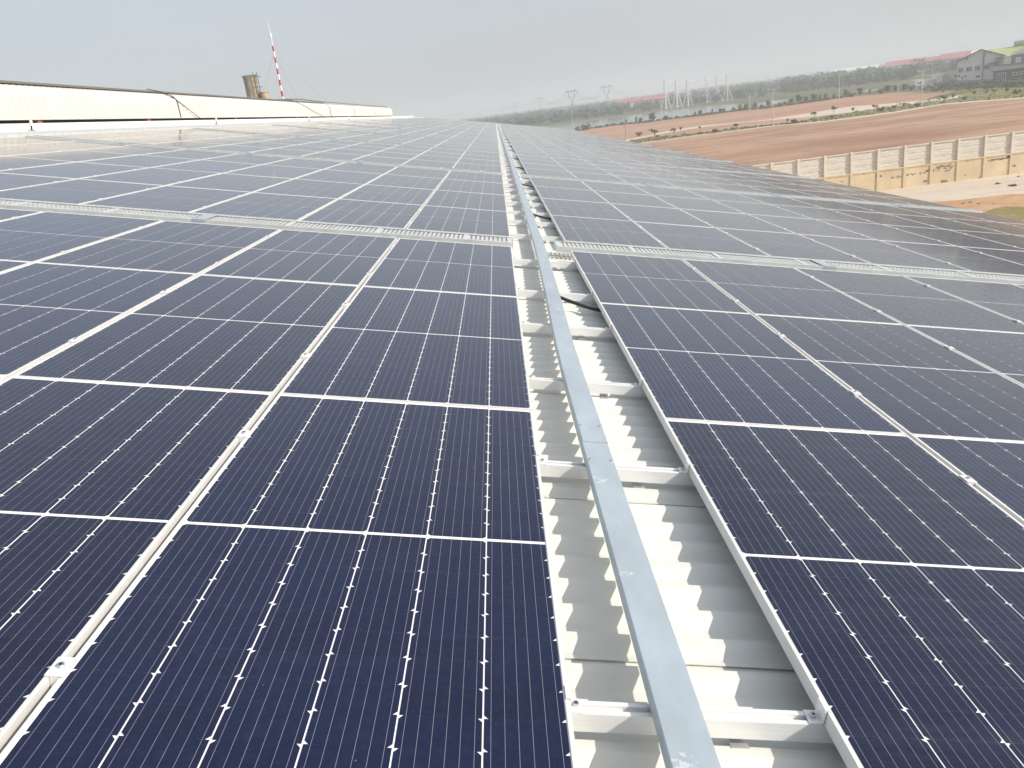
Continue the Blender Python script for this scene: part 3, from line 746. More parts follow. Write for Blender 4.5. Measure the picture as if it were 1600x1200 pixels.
for (u0, u1, v0, v1, n_, s_) in [(1394, 1450, 278, 268, 14, 0.22), (1442, 1486, 268, 262, 14, 0.3), (1466, 1490, 261, 257, 9, 0.3), (1545, 1578, 251, 246, 16, 0.28), (1478, 1487, 267, 264, 5, 0.2)]:
    for i in range(n_):
        f = (i + random.random()) / n_
        x_, z_ = wall_at(u0 + (u1 - u0) * f, v0 + (v1 - v0) * f + random.uniform(-1.5, 1.5))
        if 0.1 < z_ < LH - 0.2: patch(x_, z_, random.uniform(0.4, 1.1) * s_, random.uniform(0.15, 0.4) * s_ * (1.6 if i % 5 == 0 else 1), M_LIME if u0 == 1442 and i % 3 == 0 else M_PATCH)
for (u, v, s_) in [(1374, 275, 0.3), (1446, 283, 0.25), (1475, 283.5, 0.35), (1512, 252, .1), (1508, 273.5, .12), (1584, 259, .25), (1350, 272, .1), (1530, 277, .12), (1316, 283.5, .12)]:
    x_, z_ = wall_at(u, v); patch(x_, z_, s_ * 1.3, s_ * 0.6, M_PATCH)
# loose stones in the yard
M_STONE = mat('dark_stone', (0.14, 0.10, 0.08), 0.9, noise=0.3, nscale=8)
def stone(u, v, r_, lab):
    q = gp(u, v); bm = bmesh.new(); bmesh.ops.create_icosphere(bm, subdivisions=2, radius=1)
    sd = Vector((random.random() * 9, random.random() * 9, 0))
    for vx in bm.verts:
        k = 1 + 0.28 * math.sin(vx.co.x * 3.1 + sd.x) * math.cos(vx.co.y * 2.7 + sd.y); vx.co = Vector((vx.co.x * r_ * 1.25 * k, vx.co.y * r_ * 0.9 * k, vx.co.z * r_ * 0.6 * k))
    me = bpy.data.meshes.new('stone'); bm.to_mesh(me); bm.free(); me.materials.append(M_STONE)
    o = link('stone', me); o.location = (q.x, q.y, r_ * 0.25); tag(o, lab, 'stone', 'stones lying in the yard')
for i, (u, v, r_, lab) in enumerate([(1559, 288, 0.24, 'dark stone alone on pale sand below the pilaster'), (1577.5, 290.3, 0.16, 'smaller dark stone of the pair on the pale sand'), (1584, 291, 0.3, 'larger dark stone of the pair on the pale sand'),
        (1591, 276.5, 0.16, 'dark stone on the pale sand closest to the wall'), (1505, 319, 0.17, 'dark stone on the orange earth nearest the roof edge'), (1516.5, 317.2, 0.14, 'flat dark stone on the orange earth between two others'), (1529, 319.3, 0.15, 'dark stone on the orange earth closest to the grass'),
        (1552, 319, 0.11, 'small stone on the orange earth at the grass edge')]):
    stone(u, v, r_ * 0.75, lab)

# ------------------------------------------------------------------ foliage
def leaf_mat(name, c1, c2, sc):
    m, n, l, p = new_mat(name); p.inputs['Roughness'].default_value = 0.75; p.inputs['Specular IOR Level'].default_value = 0.2
    gm = n.new('ShaderNodeNewGeometry'); a = n.new('ShaderNodeTexNoise'); a.inputs['Scale'].default_value = sc; a.inputs['Detail'].default_value = 4; l.new(gm.outputs['Position'], a.inputs[0])
    rr = n.new('ShaderNodeMapRange'); rr.inputs[1].default_value = 0.35; rr.inputs[2].default_value = 0.65; l.new(a.outputs[0], rr.inputs[0])
    oi = n.new('ShaderNodeObjectInfo'); ad = n.new('ShaderNodeMath'); ad.operation = 'MULTIPLY_ADD'; ad.inputs[1].default_value = 0.6; l.new(rr.outputs[0], ad.inputs[0])
    k = n.new('ShaderNodeMath'); k.operation = 'MULTIPLY'; k.inputs[1].default_value = 0.4; l.new(oi.outputs['Random'], k.inputs[0]); l.new(k.outputs[0], ad.inputs[2])
    mx_ = n.new('ShaderNodeMixRGB'); mx_.inputs[1].default_value = c1 + (1,); mx_.inputs[2].default_value = c2 + (1,); l.new(ad.outputs[0], mx_.inputs[0])
    l.new(mx_.outputs[0], p.inputs['Base Color']); return m
M_LEAF = leaf_mat('tree_leaves', (0.035, 0.066, 0.022), (0.11, 0.145, 0.05), 0.6)
M_LEAFY = leaf_mat('yellow_green_leaves', (0.06, 0.085, 0.025), (0.15, 0.16, 0.055), 0.6)
M_FOREST = leaf_mat('forest_leaves', (0.024, 0.058, 0.024), (0.075, 0.13, 0.05), 0.02)
M_BARK = mat('bark', (0.12, 0.09, 0.065), 0.9, noise=0.2, nscale=4)
def leaf_cloud(centers, radii, n_per, size, r_=None):
    """quads scattered on and in a set of ellipsoids -> (verts, faces) arrays"""
    V, F = [], []
    c = np.repeat(np.asarray(centers), n_per, 0); rad = np.repeat(np.asarray(radii), n_per, 0); N = len(c)
    d = rng.normal(size=(N, 3)); d /= np.linalg.norm(d, axis=1)[:, None]
    rr = rng.uniform(0.55, 1.05, (N, 1)) ** 0.8
    p_ = c + d * rad * rr
    nrm = d + rng.normal(0, 0.6, (N, 3)); nrm /= np.linalg.norm(nrm, axis=1)[:, None]
    a = np.cross(nrm, rng.normal(size=(N, 3))); a /= np.linalg.norm(a, axis=1)[:, None]; b = np.cross(nrm, a)
    s_ = (np.asarray(size) if np.ndim(size) else np.full(N, size)) * rng.uniform(0.6, 1.35, N); s_ = s_[:, None]
    vv = np.stack([p_ - a * s_ - b * s_ * .6, p_ + a * s_ - b * s_ * .5, p_ + a * s_ * .7 + b * s_ * .6, p_ - a * s_ * .8 + b * s_ * .7], 1).reshape(-1, 3)
    ff = np.arange(4 * N).reshape(-1, 4)
    return vv, ff
def arr_mesh(name, vv, ff, m):
    me = bpy.data.meshes.new(name); me.vertices.add(len(vv)); me.vertices.foreach_set('co', np.asarray(vv, dtype=np.float32).ravel())
    nf, k = ff.shape; me.loops.add(nf * k); me.loops.foreach_set('vertex_index', ff.astype(np.int32).ravel())
    me.polygons.add(nf); me.polygons.foreach_set('loop_start', np.arange(0, nf * k, k, dtype=np.int32)); me.polygons.foreach_set('loop_total', np.full(nf, k, dtype=np.int32))
    me.materials.append(m); me.update(calc_edges=True); return me
def tree_kind(kind):
    """unit-height tree: crown mesh and trunk mesh"""
    cs, rs = [], []
    if kind == 'young':                 # thin stem, small open crown
        for k in range(7):
            a = random.random() * 6.28; cs.append((0.2 * random.random() * math.cos(a), 0.2 * random.random() * math.sin(a), random.uniform(0.6, 0.9))); rs.append((0.15, 0.15, 0.09))
        sz, npr, tr_ = 0.040, 20, 0.018
    elif kind == 'flat':                # spreading flat crown
        for k in range(9):
            a = random.random() * 6.28; r_ = random.uniform(0.05, 0.4); cs.append((r_ * math.cos(a), r_ * math.sin(a), random.uniform(0.68, 0.92))); rs.append((0.2, 0.2, 0.075))
        sz, npr, tr_ = 0.045, 24, 0.022
    elif kind == 'round':
        for k in range(16):
            a = random.random() * 6.28; r_ = random.uniform(0.0, 0.3); cs.append((r_ * math.cos(a), r_ * math.sin(a), random.uniform(0.32, 0.86))); rs.append((0.2, 0.2, 0.16))
        sz, npr, tr_ = 0.048, 34, 0.03
    elif kind == 'bush':
        for k in range(12):
            a = random.random() * 6.28; r_ = random.uniform(0.0, 0.5); cs.append((r_ * math.cos(a), r_ * math.sin(a), random.uniform(0.22, 0.72))); rs.append((0.3, 0.3, 0.26))
        sz, npr, tr_ = 0.075, 34, 0.04
    else:                               # 'tall' narrow
        for k in range(14):
            a = random.random() * 6.28; r_ = random.uniform(0.0, 0.12); cs.append((r_ * math.cos(a), r_ * math.sin(a), random.uniform(0.2, 0.92))); rs.append((0.13, 0.13, 0.14))
        sz, npr, tr_ = 0.042, 28, 0.02
    vv, ff = leaf_cloud(cs, rs, npr, sz)
    mb = MB(); mb.tube([(0, 0, -0.02), (0.01, 0, 0.3), (0.0, 0.01, 0.62)], tr_, 6, r2=tr_ * 0.5)
    for c in cs[:6]: mb.tube([(0.005, 0, 0.38), (c[0] * 0.6, c[1] * 0.6, 0.38 + (c[2] - 0.38) * 0.7), c], tr_ * 0.5, 4, r2=tr_ * 0.2)
    return vv, ff, mb
KINDS = {}
for kd in ('young', 'flat', 'round', 'bush', 'tall'):
    KINDS[kd] = []
    for j in range(3):
        vv, ff, mb = tree_kind(kd)
        KINDS[kd].append((arr_mesh('crown', vv, ff, M_LEAF), arr_mesh('crown', vv, ff, M_LEAFY), mb.mesh('trunk', M_BARK)))
def tree(kind, u, vb, vt, label, name='tree', yellow=False, wide=1.0, group=None, cat='tree'):
    q = gp(u, vb); h = height_at(q, vt)
    j = random.randrange(3); cm, cym, tm = KINDS[kind][j]
    t = thing(name, label, cat, (q.x, q.y, 0), group, random.random() * 6.28)
    o = link('crown', cym if yellow else cm, t); o.scale = (h * wide, h * wide, h)
    o = link('trunk', tm, t); o.scale = (h, h, h)
    return t
# young trees on the verge; pixel foot and top of each as seen from the roof
VERGE = [(999, 213, 206, 'bush', 'low spreading shrub at the roof-side end of the verge', True), (1023.5, 219.5, 200, 'flat', 'yellow-green open crowned tree on the verge nearest the roof', True), (1054, 213, 199.5, 'flat', 'dark flat crowned tree on the verge beside the sandy track', False), (1063, 209, 197, 'young', 'slender leaning young tree behind the flat crowned one', False),
         (1094, 207, 196, 'young', 'thin sparse sapling on the verge before the double lamps', True), (1117.5, 208, 201, 'bush', 'dark low bush at the verge edge near the sandy track', False), (1150, 206.5, 192.5, 'flat', 'thin stemmed tree with small crown left alone on the verge', False), (1230, 196, 184, 'young', 'bare stemmed sapling just past the double-arm lamp', False), (1243, 193, 184, 'bush', 'small yellow-green bush next to the bare sapling', True),
         (1273, 187, 174, 'flat', 'yellow-green tree standing before the wide pale puddle of sand', True), (1302.5, 181.5, 165, 'young', 'tall thin forked sapling in front of the sandy clearing', False), (1333, 178.5, 166.5, 'young', 'small sapling with a weedy foot on the verge', False), (1366, 175, 163, 'flat', 'dark crowned sapling on the verge short of the single lamp', False),
         (1376, 174, 166, 'bush', 'yellow-green rounded bush on the verge', True), (1412, 170, 160.5, 'flat', 'spreading shrub between two single lamps on the verge', False), (1397, 169, 164, 'bush', 'small dark weed clump by the single lamp', False), (1432, 167, 160, 'bush', 'grass-green clump at the tall lamp foot', True),
         (1475, 164, 148.5, 'flat', 'straight thin tree past the tall lamp on the verge', False), (1489.5, 158, 145, 'young', 'slim sapling second past the tall lamp', False), (1507, 155, 150, 'bush', 'low clump of weeds between slim saplings', True), (1521.5, 153, 141, 'young', 'slim sapling in a row of four before the factory', False), (1540, 151, 140, 'young', 'slim sapling third in the row before the factory', True), (1552, 150, 139, 'flat', 'wide crowned sapling before the grey factory', False),
         (1573, 149, 137, 'young', 'slim sapling before the dark shed', False), (1588, 147, 139, 'bush', 'last bushy clump of the verge by the frame edge', True)]
for (u, vb, vt, kd, lab, yl) in VERGE:
    tree(kd, u, vb, vt, lab, 'shrub' if kd == 'bush' else 'young_tree', yl, 1.25 if kd == 'bush' else 1.0, 'young trees and shrubs on the verge', 'shrub' if kd == 'bush' else 'tree')
LAKE = [(903, 203.5, 197, 'bush', 'dark bush on the lake shore nearest the roof'), (916, 203.5, 193, 'bush', 'broad dark bush pair on the near lake shore'), (938, 199.5, 195, 'bush', 'small dark shore bush past the broad pair'), (948, 197.5, 193.5, 'bush', 'low pale shore bush in a string of three'), (956, 196.3, 193.2, 'bush', 'tiny shore bush last in a string of three'), (972, 195.5, 190, 'bush', 'dark shore bush left of the wooden pole'), (979, 195, 186, 'tall', 'upright dark shore tree behind the wooden pole'),
        (994.5, 192, 182, 'tall', 'upright dark tree of the pair on the lake shore'), (1001, 192, 183.5, 'round', 'round tree of the pair on the lake shore'), (1020, 190, 174.5, 'round', 'large green tree overhanging the lake by the cross-arm pole'), (1041, 187.5, 180, 'bush', 'wide low bush on the shore past the cross-arm pole'), (1086, 181.5, 175, 'round', 'round dark shore tree with water behind'), (1094.5, 180.5, 171.5, 'round', 'taller round dark shore tree with water behind'),
        (1104, 179.5, 175.5, 'bush', 'low shore bush after the two round trees'), (1113, 178, 169, 'tall', 'pointed single tree on the lake shore'), (1125.5, 176.5, 168.5, 'round', 'dark tree of a close pair on the shore'), (1131.5, 176, 169, 'round', 'paler tree of a close pair on the shore'), (1147, 173.5, 167, 'bush', 'low tree before the end of the lake'), (1156, 173, 163.5, 'round', 'dark tree at the end of the lake'), (1165, 172, 161.5, 'round', 'round tree beside the twin lamp at the lake end'),
        (1180, 170, 159.5, 'round', 'broad dark tree by the pond edge'), (1191, 168, 161.5, 'bush', 'bush between the lake and the pond'), (1200.5, 167.5, 156.5, 'round', 'dark tree behind the double-arm lamp at the pond'), (1218, 165.5, 160, 'bush', 'low bush before the pond'), (1226.5, 164.5, 158, 'round', 'small tree before the pond'), (1236, 162.5, 153.5, 'round', 'dense tree where the tree belt starts'), (1248, 161.5, 147.5, 'round', 'tall dense tree second in the tree belt'), (1259, 160, 150, 'round', 'dense tree third in the tree belt'), (1271.5, 158.5, 146.5, 'round', 'rounded tree fourth in the tree belt'),
        (1281, 157.5, 148, 'tall', 'narrow tree fifth in the tree belt'), (1289.5, 156.5, 146.5, 'round', 'tree sixth in the tree belt'), (1302.5, 155, 147, 'round', 'tree before the tall lamp in the tree belt'), (1321, 152.5, 139.5, 'round', 'large tree past the tall lamp in the tree belt'), (1331, 151.5, 144, 'bush', 'bush past the large belt tree'), (1344, 150, 136.5, 'round', 'largest tree of the belt with water beyond'), (1359, 148, 138.5, 'tall', 'narrow dark tree by the far pond'), (1376, 147, 138, 'bush', 'wide bush by the far pond'), (1386, 145.5, 132, 'round', 'tall tree ending the belt near the single lamp'), (1399, 144.5, 133, 'round', 'tree at the field corner behind the single lamp'), (1412, 143, 131, 'round', 'dark tree before the dark fence'), (1424, 141.5, 132.5, 'bush', 'bush at the end of the dark fence')]
for (u, vb, vt, kd, lab) in LAKE:
    tree(kd, u, vb, vt, lab, 'shrub' if kd == 'bush' else 'shore_tree', random.random() < 0.25, 1.2, 'trees along the water and field edge', 'shrub' if kd == 'bush' else 'tree')
for (u, vb, vt, lab) in [(1507, 136.5, 132, 'pale green bush at the foot of the dark fence'), (1585, 137.5, 126, 'big dark green bush before the dark shed'), (1572, 137, 130, 'green bush left of the big one before the dark shed'), (1541, 136, 131.5, 'low bush against the dark fence below the grey factory')]:
    tree('bush', u, vb, vt, lab, 'shrub', True, 1.3, 'bushes along the dark fence', 'shrub')

# the far woods: thousands of crowns to the horizon, nobody could count them
def woods():
    cs, rs = [], []
    def ok(x, y):
        return True
    N = 6000
    dist = np.exp(rng.uniform(math.log(560), math.log(5200), N)); az = rng.uniform(R(-7), R(42), N)
    keep_c, keep_r, size = [], [], []
    for d_, a_ in zip(dist, az):
        x, y_ = d_ * math.sin(a_), d_ * math.cos(a_)
        pr_ = project((x, y_, 0))
        if pr_ is None or not (640 < pr_[0] < 1700): continue
        u, v = pr_
        # leave the water, the substation clearing and the factory yards open
        far_bank = np.interp(u, [800, 860, 920, 980, 1040, 1100, 1153, 1240, 1330, 1400, 1500], [199, 195.5, 187.2, 179.6, 172.3, 165.4, 161, 153.5, 144, 138, 126])
        if v > far_bank: continue
        if 1120 < u < 1180 and v > 161: continue
        if u > 1425 and d_ < 640: continue
        if 1020 < u < 1085 and v > far_bank - 2.5: continue
        h = rng.uniform(3.5, 9.0) * (0.75 if d_ < 800 else 1.0 if d_ < 1600 else 1.15); w_ = h * rng.uniform(0.42, 0.75)
        if rng.random() < ((0.05 if u > 1225 else 0.32) if d_ < 900 else 0.08): continue
        if u > 1225 and d_ < 1000: h *= 1.25; w_ *= 1.25
        k = 3 if d_ < 1100 else (2 if d_ < 2200 else 1)
        for j in range(k):
            f = 1.0 if k == 1 else 0.72
            keep_c.append((x + rng.normal(0, w_ * .5) * (k > 1), y_ + rng.normal(0, w_ * .5) * (k > 1), h * rng.uniform(0.42, 0.62))); keep_r.append((w_ * f, w_ * f, h * 0.42)); size.append(h * (0.13 if d_ < 1100 else 0.2 if d_ < 2200 else 0.3))
    npr = 26
    vv, ff = leaf_cloud(keep_c, keep_r, npr, np.repeat(np.array(size), npr))
    return arr_mesh('woods', vv, ff, M_FOREST)
o = link('woods', woods()); tag(o, 'hazy green woods spreading to the horizon beyond the lake', 'woods', kind='stuff')
# low weeds on the verge and the banks
def weeds():
    cs, rs, sz = [], [], []
    vlow = [(983, 226), (1005, 223), (1100, 210), (1212, 196), (1287, 189.5), (1400, 174.5), (1473, 162.2), (1600, 152)]
    vhi = [(983, 219), (1025, 214), (1100, 207), (1156, 199), (1231, 192.8), (1287, 183), (1344, 174.5), (1400, 164), (1515, 144.5), (1600, 135)]
    for k in range(900):
        u = random.uniform(985, 1600); a = np.interp(u, *zip(*vlow)); b = np.interp(u, *zip(*vhi))
        v = a + (b - a) * random.random() ** 1.2
        q = gp(u, v); h = random.uniform(0.08, 0.28) * (2.0 if random.random() < 0.06 else 1)
        cs.append((q.x, q.y, h * 0.5)); rs.append((h * 1.2, h * 1.2, h * 0.5)); sz.append(h * 0.35)
    for k in range(420):
        u = random.uniform(900, 1330); v = np.interp(u, [898, 925, 965, 1010, 1055, 1100, 1150, 1196, 1262, 1330], [205, 200.5, 195.3, 191, 185, 180, 173.5, 169.5, 160.5, 150.5]) + random.uniform(-0.8, 0.5)
        q = gp(u, v); h = random.uniform(0.2, 0.8)
        cs.append((q.x, q.y, h * 0.5)); rs.append((h * 1.3, h * 1.3, h * 0.55)); sz.append(h * 0.35)
    for k in range(260):
        u = random.uniform(1440, 1640); v = random.uniform(132, 141) + (1520 - u) * 0.06
        q = gp(u, v); h = random.uniform(0.3, 1.1); cs.append((q.x, q.y, h * 0.5)); rs.append((h * 1.5, h * 1.5, h * 0.5)); sz.append(h * 0.35)
    vv, ff = leaf_cloud(cs, rs, 14, np.repeat(np.array(sz), 14))
    return arr_mesh('weeds', vv, ff, M_LEAFY)
o = link('weeds', weeds()); tag(o, 'low weeds and grass tufts on the verge and lake shore', 'weeds', kind='stuff')

# ------------------------------------------------------------------ poles and lamps
M_POLE = mat('pale_pole', (0.50, 0.48, 0.44), 0.7, noise=0.08, nscale=1)
M_WOODP = mat('weathered_pole', (0.33, 0.29, 0.24), 0.85, noise=0.15, nscale=1)
M_LAMP = mat('lamp_grey', (0.35, 0.36, 0.37), 0.5)
def lamp(u, vb, vt, arms, label, rad=0.12, name='street_lamp', m=None, rot=0.0, cross=False, group='lamps and poles beyond the yard'):
    q = gp(u, vb); h = height_at(q, vt)
    t = thing(name, label, 'street lamp' if arms else 'pole', (q.x, q.y, 0), group, rot)
    mb = MB(); mb.tube([(0, 0, 0), (0, 0, h)], rad, 8, r2=rad * 0.62); mb.build('pole', m or M_POLE, t)
    mb = MB(); mb.box(-rad * 1.6, rad * 1.6, -rad * 1.6, rad * 1.6, 0, 0.25); mb.build('base', M_CONC, t)
    for s_ in arms:
        mb = MB(); mb.tube([(0, 0, h - 0.15), (s_ * 0.7, 0, h + 0.18), (s_ * 1.6, 0, h + 0.28)], 0.055, 6); mb.build('arm', M_LAMP, t)
        mb = MB(); mb.box(s_ * 1.5 if s_ > 0 else s_ * 2.3, s_ * 2.3 if s_ > 0 else s_ * 1.5, -0.16, 0.16, h + 0.22, h + 0.36); mb.build('lamp_head', M_LAMP, t)
    if cross:
        for dz in (0.3, 1.2):
            mb = MB(); mb.box(-1.2, 1.2, -0.06, 0.06, h - dz - 0.1, h - dz); mb.build('crossarm', M_LAMP, t)
            for sx_ in (-1.1, 0, 1.1):
                mb = MB(); mb.tube([(sx_, 0, h - dz), (sx_, 0, h - dz + 0.28)], 0.06, 6); mb.build('insulator', M_LAMP, t)
    return t
lamp(978.4, 218.7, 169.5, [], 'tall thin weathered pole rising just beyond the roof edge', 0.15, 'utility_pole', M_WOODP, 0.3)
lamp(970.6, 216, 187, [1], 'short thin street lamp right beside the tall weathered pole', 0.08, rot=2.6)
lamp(1034, 189, 156, [], 'pole with cross-arms beside the large lakeside tree', 0.17, 'utility_pole', None, 0.5, True)
lamp(896, 203.5, 171, [], 'slim pale pole at the lake end in front of the first pylon', 0.2, 'utility_pole', None)
lamp(1208, 196, 140.5, [1, -1], 'tall double-arm street lamp on the verge', 0.12, rot=0.5)
lamp(1184, 199, 157, [1], 'single-arm street lamp left of the double-arm one', 0.1, rot=2.8)
lamp(1171.6, 172.5, 147, [1, -1], 'far twin-arm street lamp at the end of the lake', 0.17, rot=0.4)
lamp(1311, 155.5, 117.5, [1], 'tall street lamp standing in the tree belt', 0.16, rot=0.4)
lamp(1401.7, 166, 132, [1], 'single lamp on the verge before the wooded slope', 0.11, rot=0.3)
lamp(1439, 166, 112, [1, -1], 'tallest lamp on the verge left of the grey factory', 0.13, rot=0.5)
lamp(1444, 124, 87.5, [], 'red and white pole rising over the woods before the red roofs', 0.18, 'utility_pole', M_WOODP)
lamp(1456.5, 122.5, 96.5, [1], 'pale lamp between the white low shed and the woods', 0.15, rot=0.3)

# ------------------------------------------------------------------ pylons
M_PYL = mat('pylon_steel', (0.11, 0.115, 0.12), 0.6)
M_PYLW = mat('pale_gantry_steel', (0.62, 0.63, 0.63), 0.6)
def pylon(u, vt, dist, label, wid=1.0):
    d = ray(u, 170); f = dist / math.hypot(d.x, d.y)
    base = Vector((CPOS.x + d.x * f, CPOS.y + d.y * f, 0)); h = height_at(base, vt); k = h / 46.0
    t = thing('power_pylon', label, 'pylon', base, 'power pylons marching to the horizon', math.atan2(d.x, d.y) * -1)
    def seg(mb, a, b, r_=0.28): mb.tube([Vector(a) * k, Vector(b) * k], r_ * max(k, 0.8) * wid, 4, cap=False)
    mb = MB()                                                            # lower body: four legs that narrow
    def ring(z): w_ = 4.6 + (1.5 - 4.6) * z / 24; return [(w_, 1.0 * w_, z), (-w_, w_, z), (-w_, -w_, z), (w_, -w_, z)]
    for a, b in zip((0, 6, 12, 18), (6, 12, 18, 24)):
        A, B_ = ring(a), ring(b)
        for i in range(4):
            seg(mb, A[i], B_[i], 0.36); seg(mb, A[i], B_[(i + 1) % 4], 0.17); seg(mb, B_[i], B_[(i + 1) % 4], 0.17)
    mb.build('lattice_body', M_PYL, t)
    for s_ in (-1, 1):                                                   # the two horns of the head
        mb = MB()
        for y_ in (-0.8, 0.8):
            seg(mb, (s_ * 1.2, y_, 24), (s_ * 6.5, y_, 34), 0.34); seg(mb, (s_ * 6.5, y_, 34), (s_ * 5.0, y_, 41), 0.3); seg(mb, (s_ * 1.5, y_, 27), (s_ * 5.0, y_, 33.5), 0.2); seg(mb, (s_ * 4.8, y_, 34), (s_ * 7.6, y_, 46), 0.3)
        seg(mb, (s_ * 3.2, -0.8, 28), (s_ * 4.2, 0.8, 31), 0.16)
        mb.build('horn', M_PYL, t)
    mb = MB()
    for y_ in (-0.7, 0.7):
        seg(mb, (-13, y_ * 0.3, 40.5), (13, y_ * 0.3, 40.5), 0.3); seg(mb, (-9, y_, 42.2), (9, y_, 42.2), 0.24)
        for i in range(-6, 6): seg(mb, (i * 1.5, y_, 42.2), (i * 1.5 + 1.5, y_, 40.5), 0.14)
        seg(mb, (-9, y_, 42.2), (-13, 0, 40.5), 0.2); seg(mb, (9, y_, 42.2), (13, 0, 40.5), 0.2)
    mb.build('crossarm', M_PYL, t)
    for sx_ in (-11.5, 0, 11.5):
        mb = MB(); seg(mb, (sx_, 0, 40.3), (sx_, 0, 36.6), 0.3); mb.build('insulator', M_PYL, t)
    return t, base, k
pyl = [pylon(895, 138.5, 950, 'nearest dark power pylon with forked head over the lake end'), pylon(950, 131.5, 1120, 'second power pylon with forked head beyond the lake', 1.05),
       pylon(845, 151, 1700, 'faint pylon between the nearest one and the roof', 1.1), pylon(805, 159, 2100, 'faint pylon above the end of the open roof strip', 1.1), pylon(784, 161, 2900, 'very faint pylon just past the trunking end', 1.2), pylon(750.5, 168, 2700, 'faint pylon over the far roof edge past the trunking', 1.2), pylon(717, 174, 3200, 'most distant faint pylon at the roof edge', 1.3), pylon(1000, 139, 3300, 'tiny faint pylon between the forked pylons and the white towers', 1.2)]
mb = MB()
for (i, j) in ((0, 1), (1, 7), (0, 2), (2, 4), (3, 5)):
    (ta, A, ka), (tb, B_, kb) = pyl[i], pyl[j]
    dirp = Vector((B_.y - A.y, -(B_.x - A.x), 0)).normalized()
    for s_ in (-11.5, 0, 11.5):
        pa = A + dirp * s_ * ka + Vector((0, 0, 37 * ka)); pb = B_ + dirp * s_ * kb + Vector((0, 0, 37 * kb))
        pts = [pa.lerp(pb, q / 12) - Vector((0, 0, 9 * 4 * (q / 12) * (1 - q / 12))) for q in range(13)]
        mb.tube(pts, 0.16, 4, cap=False)
o = mb.build('power_lines', M_PYL); tag(o, 'thin hanging power lines strung between the pylons', 'power lines')
# substation gantries
def gantry(u, vb, vt, label, m, rad, split=True):
    q = gp(u, vb); h = height_at(q, vt)
    t = thing('lattice_tower', label, 'lattice tower', (q.x, q.y, 0), 'pale substation towers by the lake', 0.5)
    def leg(z): return 1.9 * (1 - min(z / (h * 0.55), 1)) + 0.55
    mb = MB(); N_ = 8
    zs = [h * 0.94 * i / N_ for i in range(N_ + 1)]
    for a, b in zip(zs, zs[1:]):
        A = [(leg(a) * sx, leg(a) * sy, a) for sx, sy in ((1, 1), (-1, 1), (-1, -1), (1, -1))]; B_ = [(leg(b) * sx, leg(b) * sy, b) for sx, sy in ((1, 1), (-1, 1), (-1, -1), (1, -1))]
        for i in range(4):
            mb.tube([A[i], B_[i]], rad, 4, cap=False); mb.tube([A[i], B_[(i + 1) % 4]], rad * 0.55, 4, cap=False)
    mb.build('lattice', m, t)
    mb = MB(); mb.tube([(0, 0, h * 0.94), (0, 0, h)], rad, 4); mb.build('spike', m, t)
    mb = MB(); zb = h * 0.86
    for y_ in (-.4, .4): mb.tube([(0, y_, zb), (7.5, y_ * .4, zb + 0.2)], rad * 0.8, 4); mb.tube([(0, y_, zb - 1.0), (7.5, y_ * .4, zb + 0.2)], rad * 0.5, 4)
    mb.build('beam', m, t)
    return t
gantry(1041, 171, 123, 'pale lattice tower of the near trio closest to the red sheds', M_PYLW, 0.20)
gantry(1058.5, 168.5, 123.5, 'middle pale lattice tower of the near trio', M_PYLW, 0.20)
gantry(1075.5, 166, 120.5, 'tallest pale lattice tower of the near trio past the red sheds', M_PYLW, 0.20)
gantry(1105, 161.5, 117, 'fainter lattice tower of the far trio nearest the small red roof', M_PYLW, 0.13)
gantry(1121, 159.5, 116, 'middle faint lattice tower of the far trio', M_PYLW, 0.13)
gantry(1137, 158.5, 114.5, 'last faint lattice tower of the far trio towards the field', M_PYLW, 0.13)

# ------------------------------------------------------------------ far buildings
M_REDR = mat('red_roof', (0.42, 0.12, 0.11), 0.6, noise=0.1, nscale=0.02)
M_WHITER = mat('white_roof', (0.72, 0.72, 0.72), 0.5)
M_GREYW = mat('grey_cladding', (0.74, 0.74, 0.70), 0.6, noise=0.07, nscale=0.4)
M_CREAM = mat('cream_wall', (0.68, 0.62, 0.50), 0.7)
M_BLUEW = mat('blue_grey_cladding', (0.20, 0.22, 0.27), 0.6, noise=0.12, nscale=0.3)
M_BLUEP = mat('light_blue_cladding', (0.42, 0.52, 0.62), 0.6)
M_GREENR = mat('yellow_green_roof', (0.42, 0.44, 0.16), 0.6, noise=0.06, nscale=0.1)
M_GREEND = mat('green_barrel', (0.22, 0.36, 0.20), 0.5)
M_WIN = mat('dark_window', (0.06, 0.075, 0.085), 0.15)
M_BROWN = mat('brown_grey_wall', (0.11, 0.098, 0.10), 0.8, noise=0.2, nscale=0.4)
M_TRIM = mat('dark_trim', (0.10, 0.10, 0.11), 0.6)
def basis(u0, v0, u1, v1):
    a, b = gp(u0, v0), gp(u1, v1); ex = (b - a); ex.z = 0; L = ex.length; ex.normalize(); return a, ex, Vector((-ex.y, ex.x, 0)), L
